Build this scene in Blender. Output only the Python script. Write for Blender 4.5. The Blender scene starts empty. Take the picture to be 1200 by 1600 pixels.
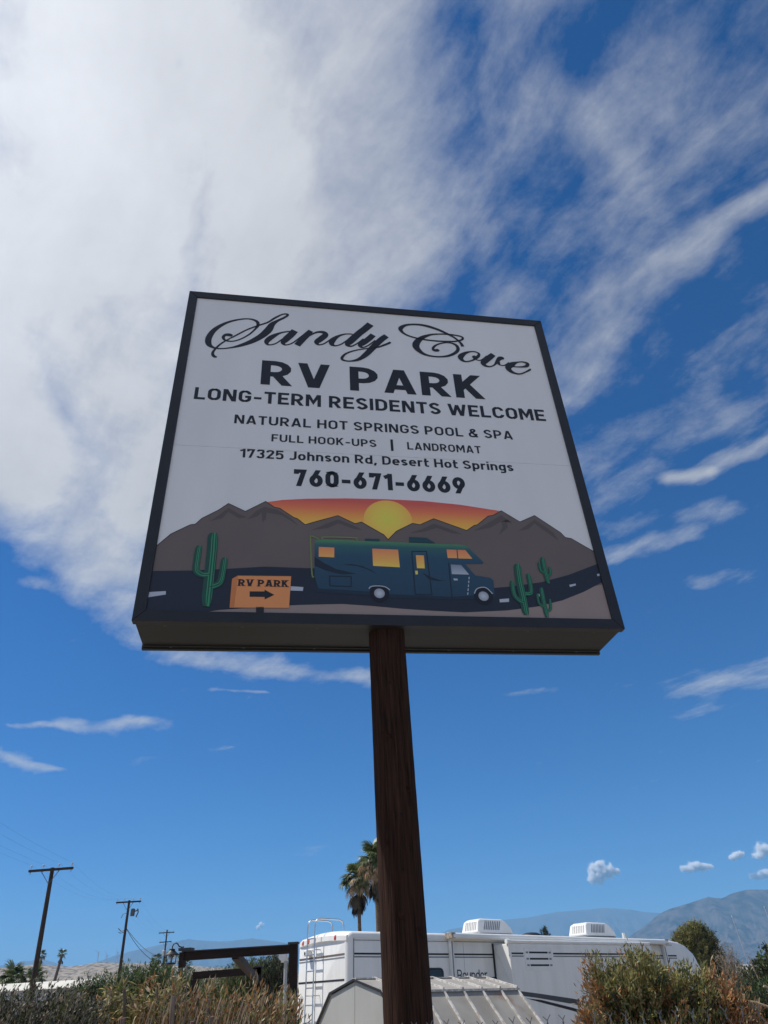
import bpy, bmesh, math, random
import numpy as np
from mathutils import Vector, Matrix
rad = math.radians
scene = bpy.context.scene
COL = scene.collection
rng = np.random.default_rng(7)
random.seed(7)

# ---------------------------------------------------------------- camera, sky, sun, exposure
cam_d = bpy.data.cameras.new('camera')
cam = bpy.data.objects.new('camera', cam_d); COL.objects.link(cam)
cam_d.sensor_fit = 'VERTICAL'; cam_d.sensor_height = 36.0; cam_d.lens = 1066.0 / 1600.0 * 36.0
cam_d.clip_start = 0.05; cam_d.clip_end = 120000
CAMROT = Matrix(((0.99813265, 0.06108364, 0.0), (0.03478322, -0.56837266, -0.82203567), (-0.05021293, 0.82050065, -0.56943599)))
# columns of CAMROT are the camera's x, y and z axes in the world (34.7 degrees up, 3.5 degrees of roll)
cam.matrix_world = Matrix.Translation((0, 0, 1.6)) @ CAMROT.to_4x4()
scene.camera = cam
SUN_AZ = -77.0      # degrees from +Y, negative to the left
SUN_EL = 56.0
SUNV = Vector((math.sin(rad(SUN_AZ)) * math.cos(rad(SUN_EL)), math.cos(rad(SUN_AZ)) * math.cos(rad(SUN_EL)), math.sin(rad(SUN_EL))))
sd = bpy.data.lights.new('sun', 'SUN'); sd.energy = 5.0; sd.angle = rad(0.53); sd.color = (1.0, 0.955, 0.89)
sun = bpy.data.objects.new('sun', sd); COL.objects.link(sun)
sun.rotation_euler = (-SUNV).to_track_quat('-Z', 'Y').to_euler(); sun.location = (0, 0, 60)
vs = scene.view_settings
vs.view_transform = 'Standard'; vs.look = 'None'; vs.exposure = 0.0; vs.gamma = 1.0; vs.use_curve_mapping = False
scene.cycles.max_bounces = 8; scene.cycles.volume_bounces = 6; scene.cycles.volume_step_rate = 0.35; scene.cycles.volume_max_steps = 512; scene.cycles.transparent_max_bounces = 12

world = bpy.data.worlds.new('World'); scene.world = world; world.use_nodes = True
wn = world.node_tree; NT = wn.nodes; LK = wn.links; NT.clear()
def nd(tree, typ, **kw):
    n = tree.nodes.new(typ)
    for k, v in kw.items():
        if k.startswith('in_'):
            n.inputs[int(k[3:])].default_value = v
        else:
            setattr(n, k, v)
    return n
def mth(tree, op, a, b=None, c=None, clamp=False):
    n = tree.nodes.new('ShaderNodeMath'); n.operation = op; n.use_clamp = clamp
    for i, v in enumerate((a, b, c)):
        if v is None: continue
        if hasattr(v, 'links'): tree.links.new(v, n.inputs[i])
        else: n.inputs[i].default_value = v
    return n.outputs[0]
def vmth(tree, op, a, b=None, scale=None):
    n = tree.nodes.new('ShaderNodeVectorMath'); n.operation = op
    for i, v in enumerate((a, b)):
        if v is None: continue
        if hasattr(v, 'links'): tree.links.new(v, n.inputs[i])
        else: n.inputs[i].default_value = v
    if scale is not None:
        if hasattr(scale, 'links'): tree.links.new(scale, n.inputs['Scale'])
        else: n.inputs['Scale'].default_value = scale
    return n.outputs['Value'] if op in ('DOT_PRODUCT', 'LENGTH') else n.outputs['Vector']
def mrange(tree, v, a, b, c=0.0, d=1.0, smooth=True):
    n = tree.nodes.new('ShaderNodeMapRange'); n.interpolation_type = 'SMOOTHSTEP' if smooth else 'LINEAR'
    tree.links.new(v, n.inputs[0])
    for i, x in enumerate((a, b, c, d)): n.inputs[1 + i].default_value = x
    return n.outputs[0]

sky = nd(wn, 'ShaderNodeTexSky', sky_type='NISHITA', sun_disc=False)
sky.sun_elevation = rad(SUN_EL); sky.sun_rotation = rad(SUN_AZ)
sky.altitude = 300; sky.air_density = 1.0; sky.dust_density = 0.25; sky.ozone_density = 4.0
tc = nd(wn, 'ShaderNodeTexCoord'); DIR = tc.outputs['Generated']
sep = nd(wn, 'ShaderNodeSeparateXYZ'); LK.new(DIR, sep.inputs[0])
dz = mth(wn, 'ADD', mth(wn, 'MAXIMUM', sep.outputs[2], 0.0), 0.06)
cmb = nd(wn, 'ShaderNodeCombineXYZ')
LK.new(mth(wn, 'DIVIDE', sep.outputs[0], dz), cmb.inputs[0]); LK.new(mth(wn, 'DIVIDE', sep.outputs[1], dz), cmb.inputs[1])
P0 = cmb.outputs[0]                       # the point where a ray meets the cloud layer
# soft warp of the layer
w1 = nd(wn, 'ShaderNodeTexNoise', noise_dimensions='2D'); w1.inputs['Scale'].default_value = 2.6; w1.inputs['Detail'].default_value = 3.0
w1.inputs['Roughness'].default_value = 0.5
LK.new(P0, w1.inputs['Vector'])
WARP = vmth(wn, 'SCALE', vmth(wn, 'SUBTRACT', w1.outputs['Color'], (0.5, 0.5, 0.5)), scale=0.20)
Pw = vmth(wn, 'ADD', P0, WARP)
sepw = nd(wn, 'ShaderNodeSeparateXYZ'); LK.new(Pw, sepw.inputs[0])
flat = nd(wn, 'ShaderNodeCombineXYZ'); LK.new(sepw.outputs[0], flat.inputs[0]); LK.new(sepw.outputs[1], flat.inputs[1])
PW = flat.outputs[0]
CIRRUS=[
(0.32,0.28,0.56,0.70,0.322,0.34),(0.18,0.28,0.21,0.68,0.144,0.36),(-0.44,0.64,-0.53,1.25,0.271,1.05),(-0.16,0.73,-0.44,1.08,0.265,0.70),
(-0.20,0.22,-0.48,0.66,0.308,1.15),(-0.57,0.46,-0.79,1.04,0.256,1.15),(-0.67,1.06,-0.69,1.49,0.190,0.90),(-0.15,0.37,-0.17,0.78,0.248,1.10),
(-0.01,0.28,-0.02,0.67,0.147,0.85),(-0.72,1.43,-0.73,1.78,0.105,0.60),(0.32,0.95,0.42,0.79,0.110,0.62),(0.40,0.82,0.53,0.69,0.078,0.62),
(0.50,0.71,0.62,0.56,0.064,0.66),(0.23,0.44,0.39,0.53,0.093,0.44),(0.33,0.50,0.47,0.60,0.072,0.38),(0.11,0.58,0.20,0.77,0.079,0.46),
(0.16,0.36,0.13,0.55,0.052,0.36),(0.49,0.37,0.63,0.58,0.122,0.36),(0.25,0.68,0.34,0.59,0.082,0.36),(0.39,1.16,0.64,1.02,0.125,0.42),
(0.64,1.04,0.78,0.95,0.119,0.36),(0.64,1.24,0.73,1.21,0.049,0.90),(0.70,1.22,0.85,1.09,0.070,0.62),(0.47,1.35,0.59,1.22,0.116,0.36),
(0.55,1.56,0.74,1.45,0.080,0.44),(1.06,2.46,1.18,2.41,0.101,0.55),(1.14,2.42,1.39,2.31,0.184,0.55),(0.91,1.69,1.00,1.69,0.060,0.36),
(0.71,1.39,0.81,1.37,0.061,0.45),(-0.63,1.92,-0.44,2.07,0.117,0.62),(-0.48,2.04,-0.09,2.23,0.093,0.62),(-1.39,2.40,-1.14,2.44,0.037,0.58),
(-1.16,2.45,-0.90,2.49,0.075,0.64),(-1.58,2.58,-1.46,2.86,0.065,0.66),(-0.64,2.25,-0.47,2.28,0.027,0.45),(-0.88,1.48,-0.76,1.47,0.069,0.50),
(-1.10,2.90,-0.99,2.85,0.060,0.35),(-0.76,2.80,-0.70,2.78,0.039,0.36),(-0.66,4.77,-0.51,4.67,0.111,0.40),(0.40,2.43,0.54,2.41,0.047,0.28),
(1.12,2.73,1.20,2.61,0.097,0.35),(0.51,1.40,0.62,1.38,0.066,0.40)]
# cirrus carries on unseen overhead and behind, thickened there to whiten the fill light
w3 = nd(wn, 'ShaderNodeTexNoise', noise_dimensions='2D'); w3.inputs['Scale'].default_value = 0.9; w3.inputs['Detail'].default_value = 3.0
LK.new(PW, w3.inputs['Vector'])
rest = mth(wn, 'MULTIPLY', mrange(wn, w3.outputs[0], 0.36, 0.60, 0.0, 1.1), mrange(wn, sepw.outputs[1], 0.2, -0.25))
cov = rest
for (ax, ay, bx, by, r, amp) in CIRRUS:
    A = Vector((ax, ay, 0)); BA = Vector((bx - ax, by - ay, 0)); L2 = max(BA.length_squared, 1e-6)
    pa = vmth(wn, 'SUBTRACT', PW, A[:])
    h = mth(wn, 'MULTIPLY', vmth(wn, 'DOT_PRODUCT', pa, BA[:]), 1.0 / L2, clamp=True)
    q = vmth(wn, 'SUBTRACT', pa, vmth(wn, 'SCALE', BA[:], scale=h))
    v = mrange(wn, vmth(wn, 'LENGTH', q), r * 1.5, 0.0, 0.0, amp)
    cov = mth(wn, 'MAXIMUM', cov, v)
# fibres drawn out by the wind
mr = nd(wn, 'ShaderNodeMapping'); mr.inputs['Rotation'].default_value = (0, 0, rad(53)); LK.new(vmth(wn, 'ADD', P0, vmth(wn, 'SCALE', WARP, scale=0.45)), mr.inputs['Vector'])
mp = nd(wn, 'ShaderNodeMapping'); mp.inputs['Scale'].default_value = (1.5, 4.6, 1.0)
LK.new(mr.outputs[0], mp.inputs['Vector'])
fb = nd(wn, 'ShaderNodeTexNoise', noise_dimensions='2D'); fb.inputs['Scale'].default_value = 1.7; fb.inputs['Detail'].default_value = 9.0; fb.inputs['Roughness'].default_value = 0.62
fb.inputs['Distortion'].default_value = 0.08
LK.new(mp.outputs[0], fb.inputs['Vector'])
fb2 = nd(wn, 'ShaderNodeTexNoise', noise_dimensions='2D'); fb2.inputs['Scale'].default_value = 7.0; fb2.inputs['Detail'].default_value = 9.0; fb2.inputs['Roughness'].default_value = 0.66
LK.new(vmth(wn, 'ADD', P0, vmth(wn, 'SCALE', WARP, scale=0.3)), fb2.inputs['Vector'])
FIB = mth(wn, 'ADD', mth(wn, 'MULTIPLY', fb.outputs[0], 0.55), mth(wn, 'MULTIPLY', fb2.outputs[0], 0.45))
FIB = mrange(wn, FIB, 0.25, 0.75, 0, 1, smooth=False)
# thick veil is smooth, its thin margins are drawn out into fibres
amp_ = mrange(wn, cov, 0.45, 1.0, 1.15, 0.58)
FS = mth(wn, 'ADD', 0.5, mth(wn, 'MULTIPLY', mth(wn, 'SUBTRACT', FIB, 0.5), amp_))
DEN = mth(wn, 'SUBTRACT', mth(wn, 'ADD', mth(wn, 'MULTIPLY', cov, 1.45), FS), 0.80)
DEN = mrange(wn, DEN, 0.0, 1.15, 0.0, 0.93, smooth=False)
DEN = mth(wn, 'POWER', DEN, 1.15)
DEN = mth(wn, 'MULTIPLY', DEN, mrange(wn, sep.outputs[2], 0.05, 0.2))
# ice cloud is brighter towards the sun (forward scattering)
dt = mth(wn, 'MAXIMUM', vmth(wn, 'DOT_PRODUCT', DIR, SUNV[:]), 0.0)
glow = mth(wn, 'POWER', dt, 7.0)
CL = mth(wn, 'ADD', 5.1, mth(wn, 'MULTIPLY', glow, 4.3))
CL = mth(wn, 'MULTIPLY', CL, mth(wn, 'ADD', 0.90, mth(wn, 'MULTIPLY', FIB, 0.2)))
ccol = nd(wn, 'ShaderNodeCombineXYZ')
for i, k in enumerate((0.975, 0.995, 1.03)): LK.new(mth(wn, 'MULTIPLY', CL, k), ccol.inputs[i])
mixc = nd(wn, 'ShaderNodeMix', data_type='RGBA')
# clear desert air: deeper blue overhead, paler low down
sc_ = nd(wn, 'ShaderNodeSeparateColor'); LK.new(sky.outputs[0], sc_.inputs[0])
hs = nd(wn, 'ShaderNodeCombineColor')
LK.new(mth(wn, 'MULTIPLY', mth(wn, 'POWER', sc_.outputs[0], 1.5), 0.072), hs.inputs[0])
LK.new(mth(wn, 'MULTIPLY', sc_.outputs[1], 0.435), hs.inputs[1]); LK.new(mth(wn, 'MULTIPLY', sc_.outputs[2], 0.80), hs.inputs[2])
LK.new(DEN, mixc.inputs[0]); LK.new(hs.outputs[0], mixc.inputs[6]); LK.new(ccol.outputs[0], mixc.inputs[7])
bg = nd(wn, 'ShaderNodeBackground'); bg.inputs[1].default_value = 0.11
LK.new(mixc.outputs[2], bg.inputs[0])
wo = nd(wn, 'ShaderNodeOutputWorld'); LK.new(bg.outputs[0], wo.inputs[0])

world.cycles.sampling_method = 'MANUAL'; world.cycles.sample_map_resolution = 512

# ---------------------------------------------------------------- helpers
class MB:
    """collects shapes for one mesh object"""
    def __init__(s): s.v = []; s.f = []; s.m = []; s.cur = 0
    def add(s, vs_, fs_):
        o = len(s.v); s.v.extend([tuple(p) for p in vs_])
        for f in fs_: s.f.append(tuple(i + o for i in f)); s.m.append(s.cur)
        return s
    def box(s, x0, x1, y0, y1, z0, z1):
        return s.add([(x0,y0,z0),(x1,y0,z0),(x1,y1,z0),(x0,y1,z0),(x0,y0,z1),(x1,y0,z1),(x1,y1,z1),(x0,y1,z1)],
                     [(0,3,2,1),(4,5,6,7),(0,1,5,4),(1,2,6,5),(2,3,7,6),(3,0,4,7)])
    def bar(s, a, b, w, h, up=(0,0,1)):
        a, b = Vector(a), Vector(b); d = (b - a).normalized(); u = Vector(up)
        x = d.cross(u)
        if x.length < 1e-4: x = d.cross(Vector((1,0,0)))
        x.normalize(); y = x.cross(d).normalized(); x *= w / 2; y *= h / 2
        P = [a-x-y, a+x-y, a+x+y, a-x+y, b-x-y, b+x-y, b+x+y, b-x+y]
        return s.add(P, [(0,3,2,1),(4,5,6,7),(0,1,5,4),(1,2,6,5),(2,3,7,6),(3,0,4,7)])
    def tube(s, pts, r, n=8, caps=True, wob=0.0):
        pts = [Vector(p) for p in pts]; k = len(pts)
        rr = r if hasattr(r, '__len__') else [r] * k
        o = len(s.v); ref = None
        for i, p in enumerate(pts):
            d = (pts[min(i+1,k-1)] - pts[max(i-1,0)]).normalized()
            if ref is None:
                ref = d.cross(Vector((0,0,1)))
                if ref.length < 1e-3: ref = Vector((1,0,0))
            ref = (ref - d * ref.dot(d)).normalized(); q = d.cross(ref)
            for j in range(n):
                a = 2 * math.pi * j / n; w = rr[i] * (1 + (random.uniform(-wob, wob) if wob else 0))
                s.v.append(tuple(p + (ref * math.cos(a) + q * math.sin(a)) * w))
        for i in range(k - 1):
            for j in range(n):
                a = o + i * n + j; b = o + i * n + (j + 1) % n
                s.f.append((a, b, b + n, a + n)); s.m.append(s.cur)
        if caps:
            s.f.append(tuple(o + j for j in reversed(range(n)))); s.m.append(s.cur)
            s.f.append(tuple(o + (k - 1) * n + j for j in range(n))); s.m.append(s.cur)
        return s
    def lathe(s, prof, n=16, c=(0,0,0)):
        o = len(s.v); k = len(prof)
        for (r, z) in prof:
            for j in range(n):
                a = 2 * math.pi * j / n; s.v.append((c[0] + r * math.cos(a), c[1] + r * math.sin(a), c[2] + z))
        for i in range(k - 1):
            for j in range(n):
                a = o + i * n + j; b = o + i * n + (j + 1) % n
                s.f.append((a, b, b + n, a + n)); s.m.append(s.cur)
        s.f.append(tuple(o + j for j in reversed(range(n)))); s.m.append(s.cur)
        s.f.append(tuple(o + (k - 1) * n + j for j in range(n))); s.m.append(s.cur)
        return s
    def loft(s, loops):
        o = len(s.v); n = len(loops[0])
        for L in loops: s.v.extend([tuple(p) for p in L])
        for i in range(len(loops) - 1):
            for j in range(n):
                a = o + i * n + j; b = o + i * n + (j + 1) % n
                s.f.append((a, b, b + n, a + n)); s.m.append(s.cur)
        s.f.append(tuple(o + j for j in reversed(range(n)))); s.m.append(s.cur)
        s.f.append(tuple(o + (len(loops) - 1) * n + j for j in range(n))); s.m.append(s.cur)
        return s
    def prism(s, poly, f0, f1):
        """poly: 2D points; f0, f1 map a 2D point to the front and back 3D point"""
        n = len(poly)
        return s.add([f0(p) for p in poly] + [f1(p) for p in poly],
                     [tuple(range(n)), tuple(reversed(range(n, 2 * n)))] + [(i, (i+1) % n, n + (i+1) % n, n + i) for i in range(n)])
    def mesh(s, name, mats, smooth=None):
        me = bpy.data.meshes.new(name); me.from_pydata(s.v, [], s.f)
        for m in (mats if isinstance(mats, (list, tuple)) else [mats]): me.materials.append(m)
        if any(s.m): me.polygons.foreach_set('material_index', s.m)
        bm = bmesh.new(); bm.from_mesh(me); bmesh.ops.recalc_face_normals(bm, faces=bm.faces); bm.to_mesh(me); bm.free()
        if smooth is not None: me.set_sharp_from_angle(angle=rad(smooth)); me.polygons.foreach_set('use_smooth', [True] * len(me.polygons))
        me.update(); return me
def link(o, parent=None):
    COL.objects.link(o)
    if parent is not None: o.parent = parent
    return o
def part(name, mb, mats, parent, smooth=None, label=None):
    me = mb.mesh(name, mats, smooth) if isinstance(mb, MB) else mb
    o = link(bpy.data.objects.new(name, me), parent)
    if label: o['label'] = label
    return o
def tag(o, label, cat, group=None):
    o['label'] = label; o['category'] = cat
    if group: o['group'] = group
    return o
def thing(name, label, cat, loc=(0,0,0), rot=(0,0,0), group=None):
    o = bpy.data.objects.new(name, None); COL.objects.link(o); o.empty_display_size = 0.2
    o.location = loc; o.rotation_euler = rot
    return tag(o, label, cat, group)
def struct(name, me):
    o = link(bpy.data.objects.new(name, me)); o['kind'] = 'structure'; return o
def copy_tree(o, parent=None):
    c = o.copy(); COL.objects.link(c); c.parent = parent
    for ch in list(o.children): copy_tree(ch, c)
    return c
def bevel(o, w, seg=2):
    m = o.modifiers.new('bevel', 'BEVEL'); m.width = w; m.segments = seg; m.limit_method = 'ANGLE'; m.angle_limit = rad(40); return o

MATS = {}
def mat(name, c1, c2=None, rough=0.6, scale=8.0, stretch=None, bump=0.0, bscale=None, metal=0.0, spec=0.4, detail=6.0, lo=0.35, hi=0.65, trans=0.0, c3=None):
    if name in MATS: return MATS[name]
    m = bpy.data.materials.new(name); m.use_nodes = True; t = m.node_tree; b = t.nodes['Principled BSDF']
    b.inputs['Roughness'].default_value = rough; b.inputs['Metallic'].default_value = metal; b.inputs['Specular IOR Level'].default_value = spec
    if c2 is None: c2 = tuple(x * 0.86 for x in c1)
    tcn = t.nodes.new('ShaderNodeTexCoord'); mp_ = t.nodes.new('ShaderNodeMapping'); t.links.new(tcn.outputs['Object'], mp_.inputs[0])
    if stretch: mp_.inputs['Scale'].default_value = stretch
    nz = t.nodes.new('ShaderNodeTexNoise'); nz.inputs['Scale'].default_value = scale; nz.inputs['Detail'].default_value = detail
    t.links.new(mp_.outputs[0], nz.inputs['Vector'])
    cr = t.nodes.new('ShaderNodeValToRGB'); cr.color_ramp.elements[0].position = lo; cr.color_ramp.elements[1].position = hi
    cr.color_ramp.elements[0].color = (*c1, 1); cr.color_ramp.elements[1].color = (*c2, 1)
    if c3 is not None:
        e = cr.color_ramp.elements.new((lo + hi) / 2 + 0.02); e.color = (*c3, 1)
    t.links.new(nz.outputs[0], cr.inputs[0]); t.links.new(cr.outputs[0], b.inputs['Base Color'])
    if bump:
        bp = t.nodes.new('ShaderNodeBump'); bp.inputs['Strength'].default_value = bump; bp.inputs['Distance'].default_value = 0.01
        if bscale:
            n2 = t.nodes.new('ShaderNodeTexNoise'); n2.inputs['Scale'].default_value = bscale; n2.inputs['Detail'].default_value = 6
            t.links.new(mp_.outputs[0], n2.inputs['Vector']); t.links.new(n2.outputs[0], bp.inputs['Height'])
        else: t.links.new(nz.outputs[0], bp.inputs['Height'])
        t.links.new(bp.outputs[0], b.inputs['Normal'])
    if trans:
        ms = t.nodes.new('ShaderNodeMixShader'); tr = t.nodes.new('ShaderNodeBsdfTranslucent'); ms.inputs[0].default_value = trans
        t.links.new(cr.outputs[0], tr.inputs[0]); t.links.new(b.outputs[0], ms.inputs[1]); t.links.new(tr.outputs[0], ms.inputs[2])
        t.links.new(ms.outputs[0], t.nodes['Material Output'].inputs[0])
    MATS[name] = m; return m
def ground_z(x, y):
    return -0.02 * 25 * math.tanh(x / 25) - 0.037 * 40 * math.tanh(y / 40)

# ---------------------------------------------------------------- ground, hills, mountains
sand = mat('sand', (0.37, 0.32, 0.26), (0.27, 0.235, 0.19), rough=0.95, scale=0.9, bump=0.6, bscale=14, spec=0.1, lo=0.3, hi=0.7)
mb = MB(); rings = [0.5, 1, 2, 3, 4.5, 6, 8, 10, 13, 16, 20, 25, 31, 38, 46, 60, 80, 120, 200, 400, 900, 2000, 4500, 9000, 14500]; NA = 64
mb.v.append((0, 0, ground_z(0, 0)))
for r in rings:
    for j in range(NA):
        a = 2 * math.pi * j / NA; x, y = r * math.cos(a), r * math.sin(a)
        mb.v.append((x, y, ground_z(x, y) + (random.uniform(-.03, .03) if 5 < r < 60 else 0)))
for j in range(NA): mb.f.append((0, 1 + j, 1 + (j + 1) % NA)); mb.m.append(0)
for i in range(len(rings) - 1):
    for j in range(NA):
        a = 1 + i * NA + j; b = 1 + i * NA + (j + 1) % NA
        mb.f.append((a, b, b + NA, a + NA)); mb.m.append(0)
struct('ground', mb.mesh('ground', sand, 60))

def fbm(n, seed, octs=6, rough=0.62, f0=4):
    """ridged value noise on an n[0] x n[1] grid"""
    g = np.random.default_rng(seed); out = np.zeros(n); amp = 1.0; f = f0
    for o in range(octs):
        gx, gy = f * max(1, n[0] // n[1]) + 2, f + 2
        t = g.random((gx, gy)); X = np.linspace(0, gx - 2.001, n[0]); Y = np.linspace(0, gy - 2.001, n[1])
        xi, yi = X.astype(int), Y.astype(int); fx = (X - xi)[:, None]; fy = (Y - yi)[None, :]
        fx = fx * fx * (3 - 2 * fx); fy = fy * fy * (3 - 2 * fy)
        a = t[np.ix_(xi, yi)]; b = t[np.ix_(xi + 1, yi)]; c = t[np.ix_(xi, yi + 1)]; d = t[np.ix_(xi + 1, yi + 1)]
        v = a * (1 - fx) * (1 - fy) + b * fx * (1 - fy) + c * (1 - fx) * fy + d * fx * fy
        out += amp * (1 - np.abs(2 * v - 1)); amp *= rough; f *= 2
    return out / out.max()
def mountain(name, prof, D, depth, m, seed, nx=300, ny=64, base=-30, rel=0.7):
    xs = np.array([p[0] for p in prof], float); zs = np.array([p[1] for p in prof], float)
    X = np.linspace(xs[0], xs[-1], nx); H = np.interp(X, xs, zs)
    nz_ = fbm((nx, ny), seed); V = np.linspace(0, 1, ny)
    ridge = 0.62
    sh = np.where(V < ridge, (V / ridge) ** 0.85, 1 - ((V - ridge) / (1 - ridge)) ** 1.3)
    Z = H[:, None] * sh[None, :]
    k = np.minimum(1, sh * 1.4) * (1 - np.exp(-np.abs(V - ridge) * 7)) 
    Z = Z - H[:, None] * rel * (1 - nz_) * k[None, :] * 1.6
    Z = np.maximum(Z, 0) + base * (1 - sh)[None, :] * 0.6 - 2
    Y = D + (V - ridge) * depth
    xx = np.repeat(X[:, None], ny, 1) * (1 + (Y[None, :] / D - 1) * 0.6); yy = np.repeat(Y[None, :], nx, 0) + (nz_ - 0.5) * depth * 0.06
    v = np.stack([xx, yy, Z], -1).reshape(-1, 3)
    f = [(i * ny + j, (i + 1) * ny + j, (i + 1) * ny + j + 1, i * ny + j + 1) for i in range(nx - 1) for j in range(ny - 1)]
    me = bpy.data.meshes.new(name); me.from_pydata(v.tolist(), [], f); me.materials.append(m)
    me.polygons.foreach_set('use_smooth', [True] * len(f)); me.update()
    return struct(name, me)
rock = mat('rock', (0.075, 0.062, 0.055), (0.035, 0.032, 0.030), rough=1, scale=0.006, spec=0.05, detail=8, c3=(0.055, 0.048, 0.043))
rock2 = mat('pale_rock', (0.105, 0.085, 0.078), (0.016, 0.015, 0.016), rough=1, scale=0.014, spec=0.05, detail=9)
scrub = mat('scrub_hill', (0.34, 0.285, 0.225), (0.12, 0.105, 0.085), rough=1, scale=0.11, spec=0.05, detail=9, lo=0.44, hi=0.60)
mountain('mountains', [(-500,150),(0,380),(527,591),(1244,667),(1689,681),(2051,724),(2497,731),(2722,742),(3067,701),(3278,659),(3444,640),(3900,560),(4800,500),(6000,300),(7000,60)], 11000, 4200, rock, 3)
mountain('mountains', [(1190,42),(1495,187),(1647,255),(1752,315),(1852,349),(1997,376),(2142,408),(2228,392),(2329,422),(2425,437),(2559,430),(2940,461),(3639,392),(4550,280),(5320,42)], 5600, 2400, rock2, 11, rel=0.85)
mountain('mountains', [(-5200,60),(-4700,230),(-4289,360),(-3829,443),(-3522,514),(-3130,568),(-2798,612),(-2691,593),(-2407,565),(-2246,560),(-1990,577),(-1683,527),(-1281,452),(-647,340),(56,237),(700,60)], 10000, 3800, rock, 21)
mountain('mountains', [(-9000,60),(-7200,420),(-5586,459),(-5119,502),(-4885,524),(-4669,459),(-4457,402),(-4222,416),(-3889,340),(-3300,60)], 10600, 3000, rock, 31)
mountain('hill', [(-1400,20),(-1100,58),(-900,66),(-765,67),(-700,69),(-640,62),(-585,66),(-520,62),(-470,58),(-405,51),(-330,44),(-240,34),(-120,22),(60,6)], 1500, 800, scrub, 41, base=-4, rel=0.22)

# haze: one closed box of thin air, the sky and the clouds outside it
hz = MB().box(-15500, 15500, -15500, 15500, -60, 800)
hm = bpy.data.materials.new('haze_air'); hm.use_nodes = True; t = hm.node_tree; t.nodes.remove(t.nodes['Principled BSDF'])
pv = t.nodes.new('ShaderNodeVolumePrincipled'); pv.inputs['Color'].default_value = (0.29, 0.60, 0.95, 1); pv.inputs['Density'].default_value = 0.00010; pv.inputs['Anisotropy'].default_value = 0.0
t.links.new(pv.outputs[0], t.nodes['Material Output'].inputs['Volume'])
ho = link(bpy.data.objects.new('haze', hz.mesh('haze', hm))); ho['kind'] = 'stuff'

# ---------------------------------------------------------------- stroke alphabet for the lettering
def arc(cx, cy, rx, ry, a0, a1, n=7):
    return [(cx + rx * math.cos(rad(a0 + (a1 - a0) * i / n)), cy + ry * math.sin(rad(a0 + (a1 - a0) * i / n))) for i in range(n + 1)]
def catmull(pts, n=6):
    P = [pts[0]] + list(pts) + [pts[-1]]; out = []
    for i in range(1, len(P) - 2):
        for k in range(n):
            t = k / n; a, b, c, d = P[i-1], P[i], P[i+1], P[i+2]
            out.append(tuple(0.5 * (2*b[q] + (c[q]-a[q])*t + (2*a[q]-5*b[q]+4*c[q]-d[q])*t*t + (3*b[q]-a[q]-3*c[q]+d[q])*t**3) for q in range(len(b))))
    out.append(tuple(pts[-1])); return out
def rrect(x0, y0, x1, y1, r, ry=None):
    ry = ry or r
    p = arc(x1-r, y1-ry, r, ry, 0, 90) + arc(x0+r, y1-ry, r, ry, 90, 180) + arc(x0+r, y0+ry, r, ry, 180, 270) + arc(x1-r, y0+ry, r, ry, 270, 360)
    return p + [p[0]]
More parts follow.
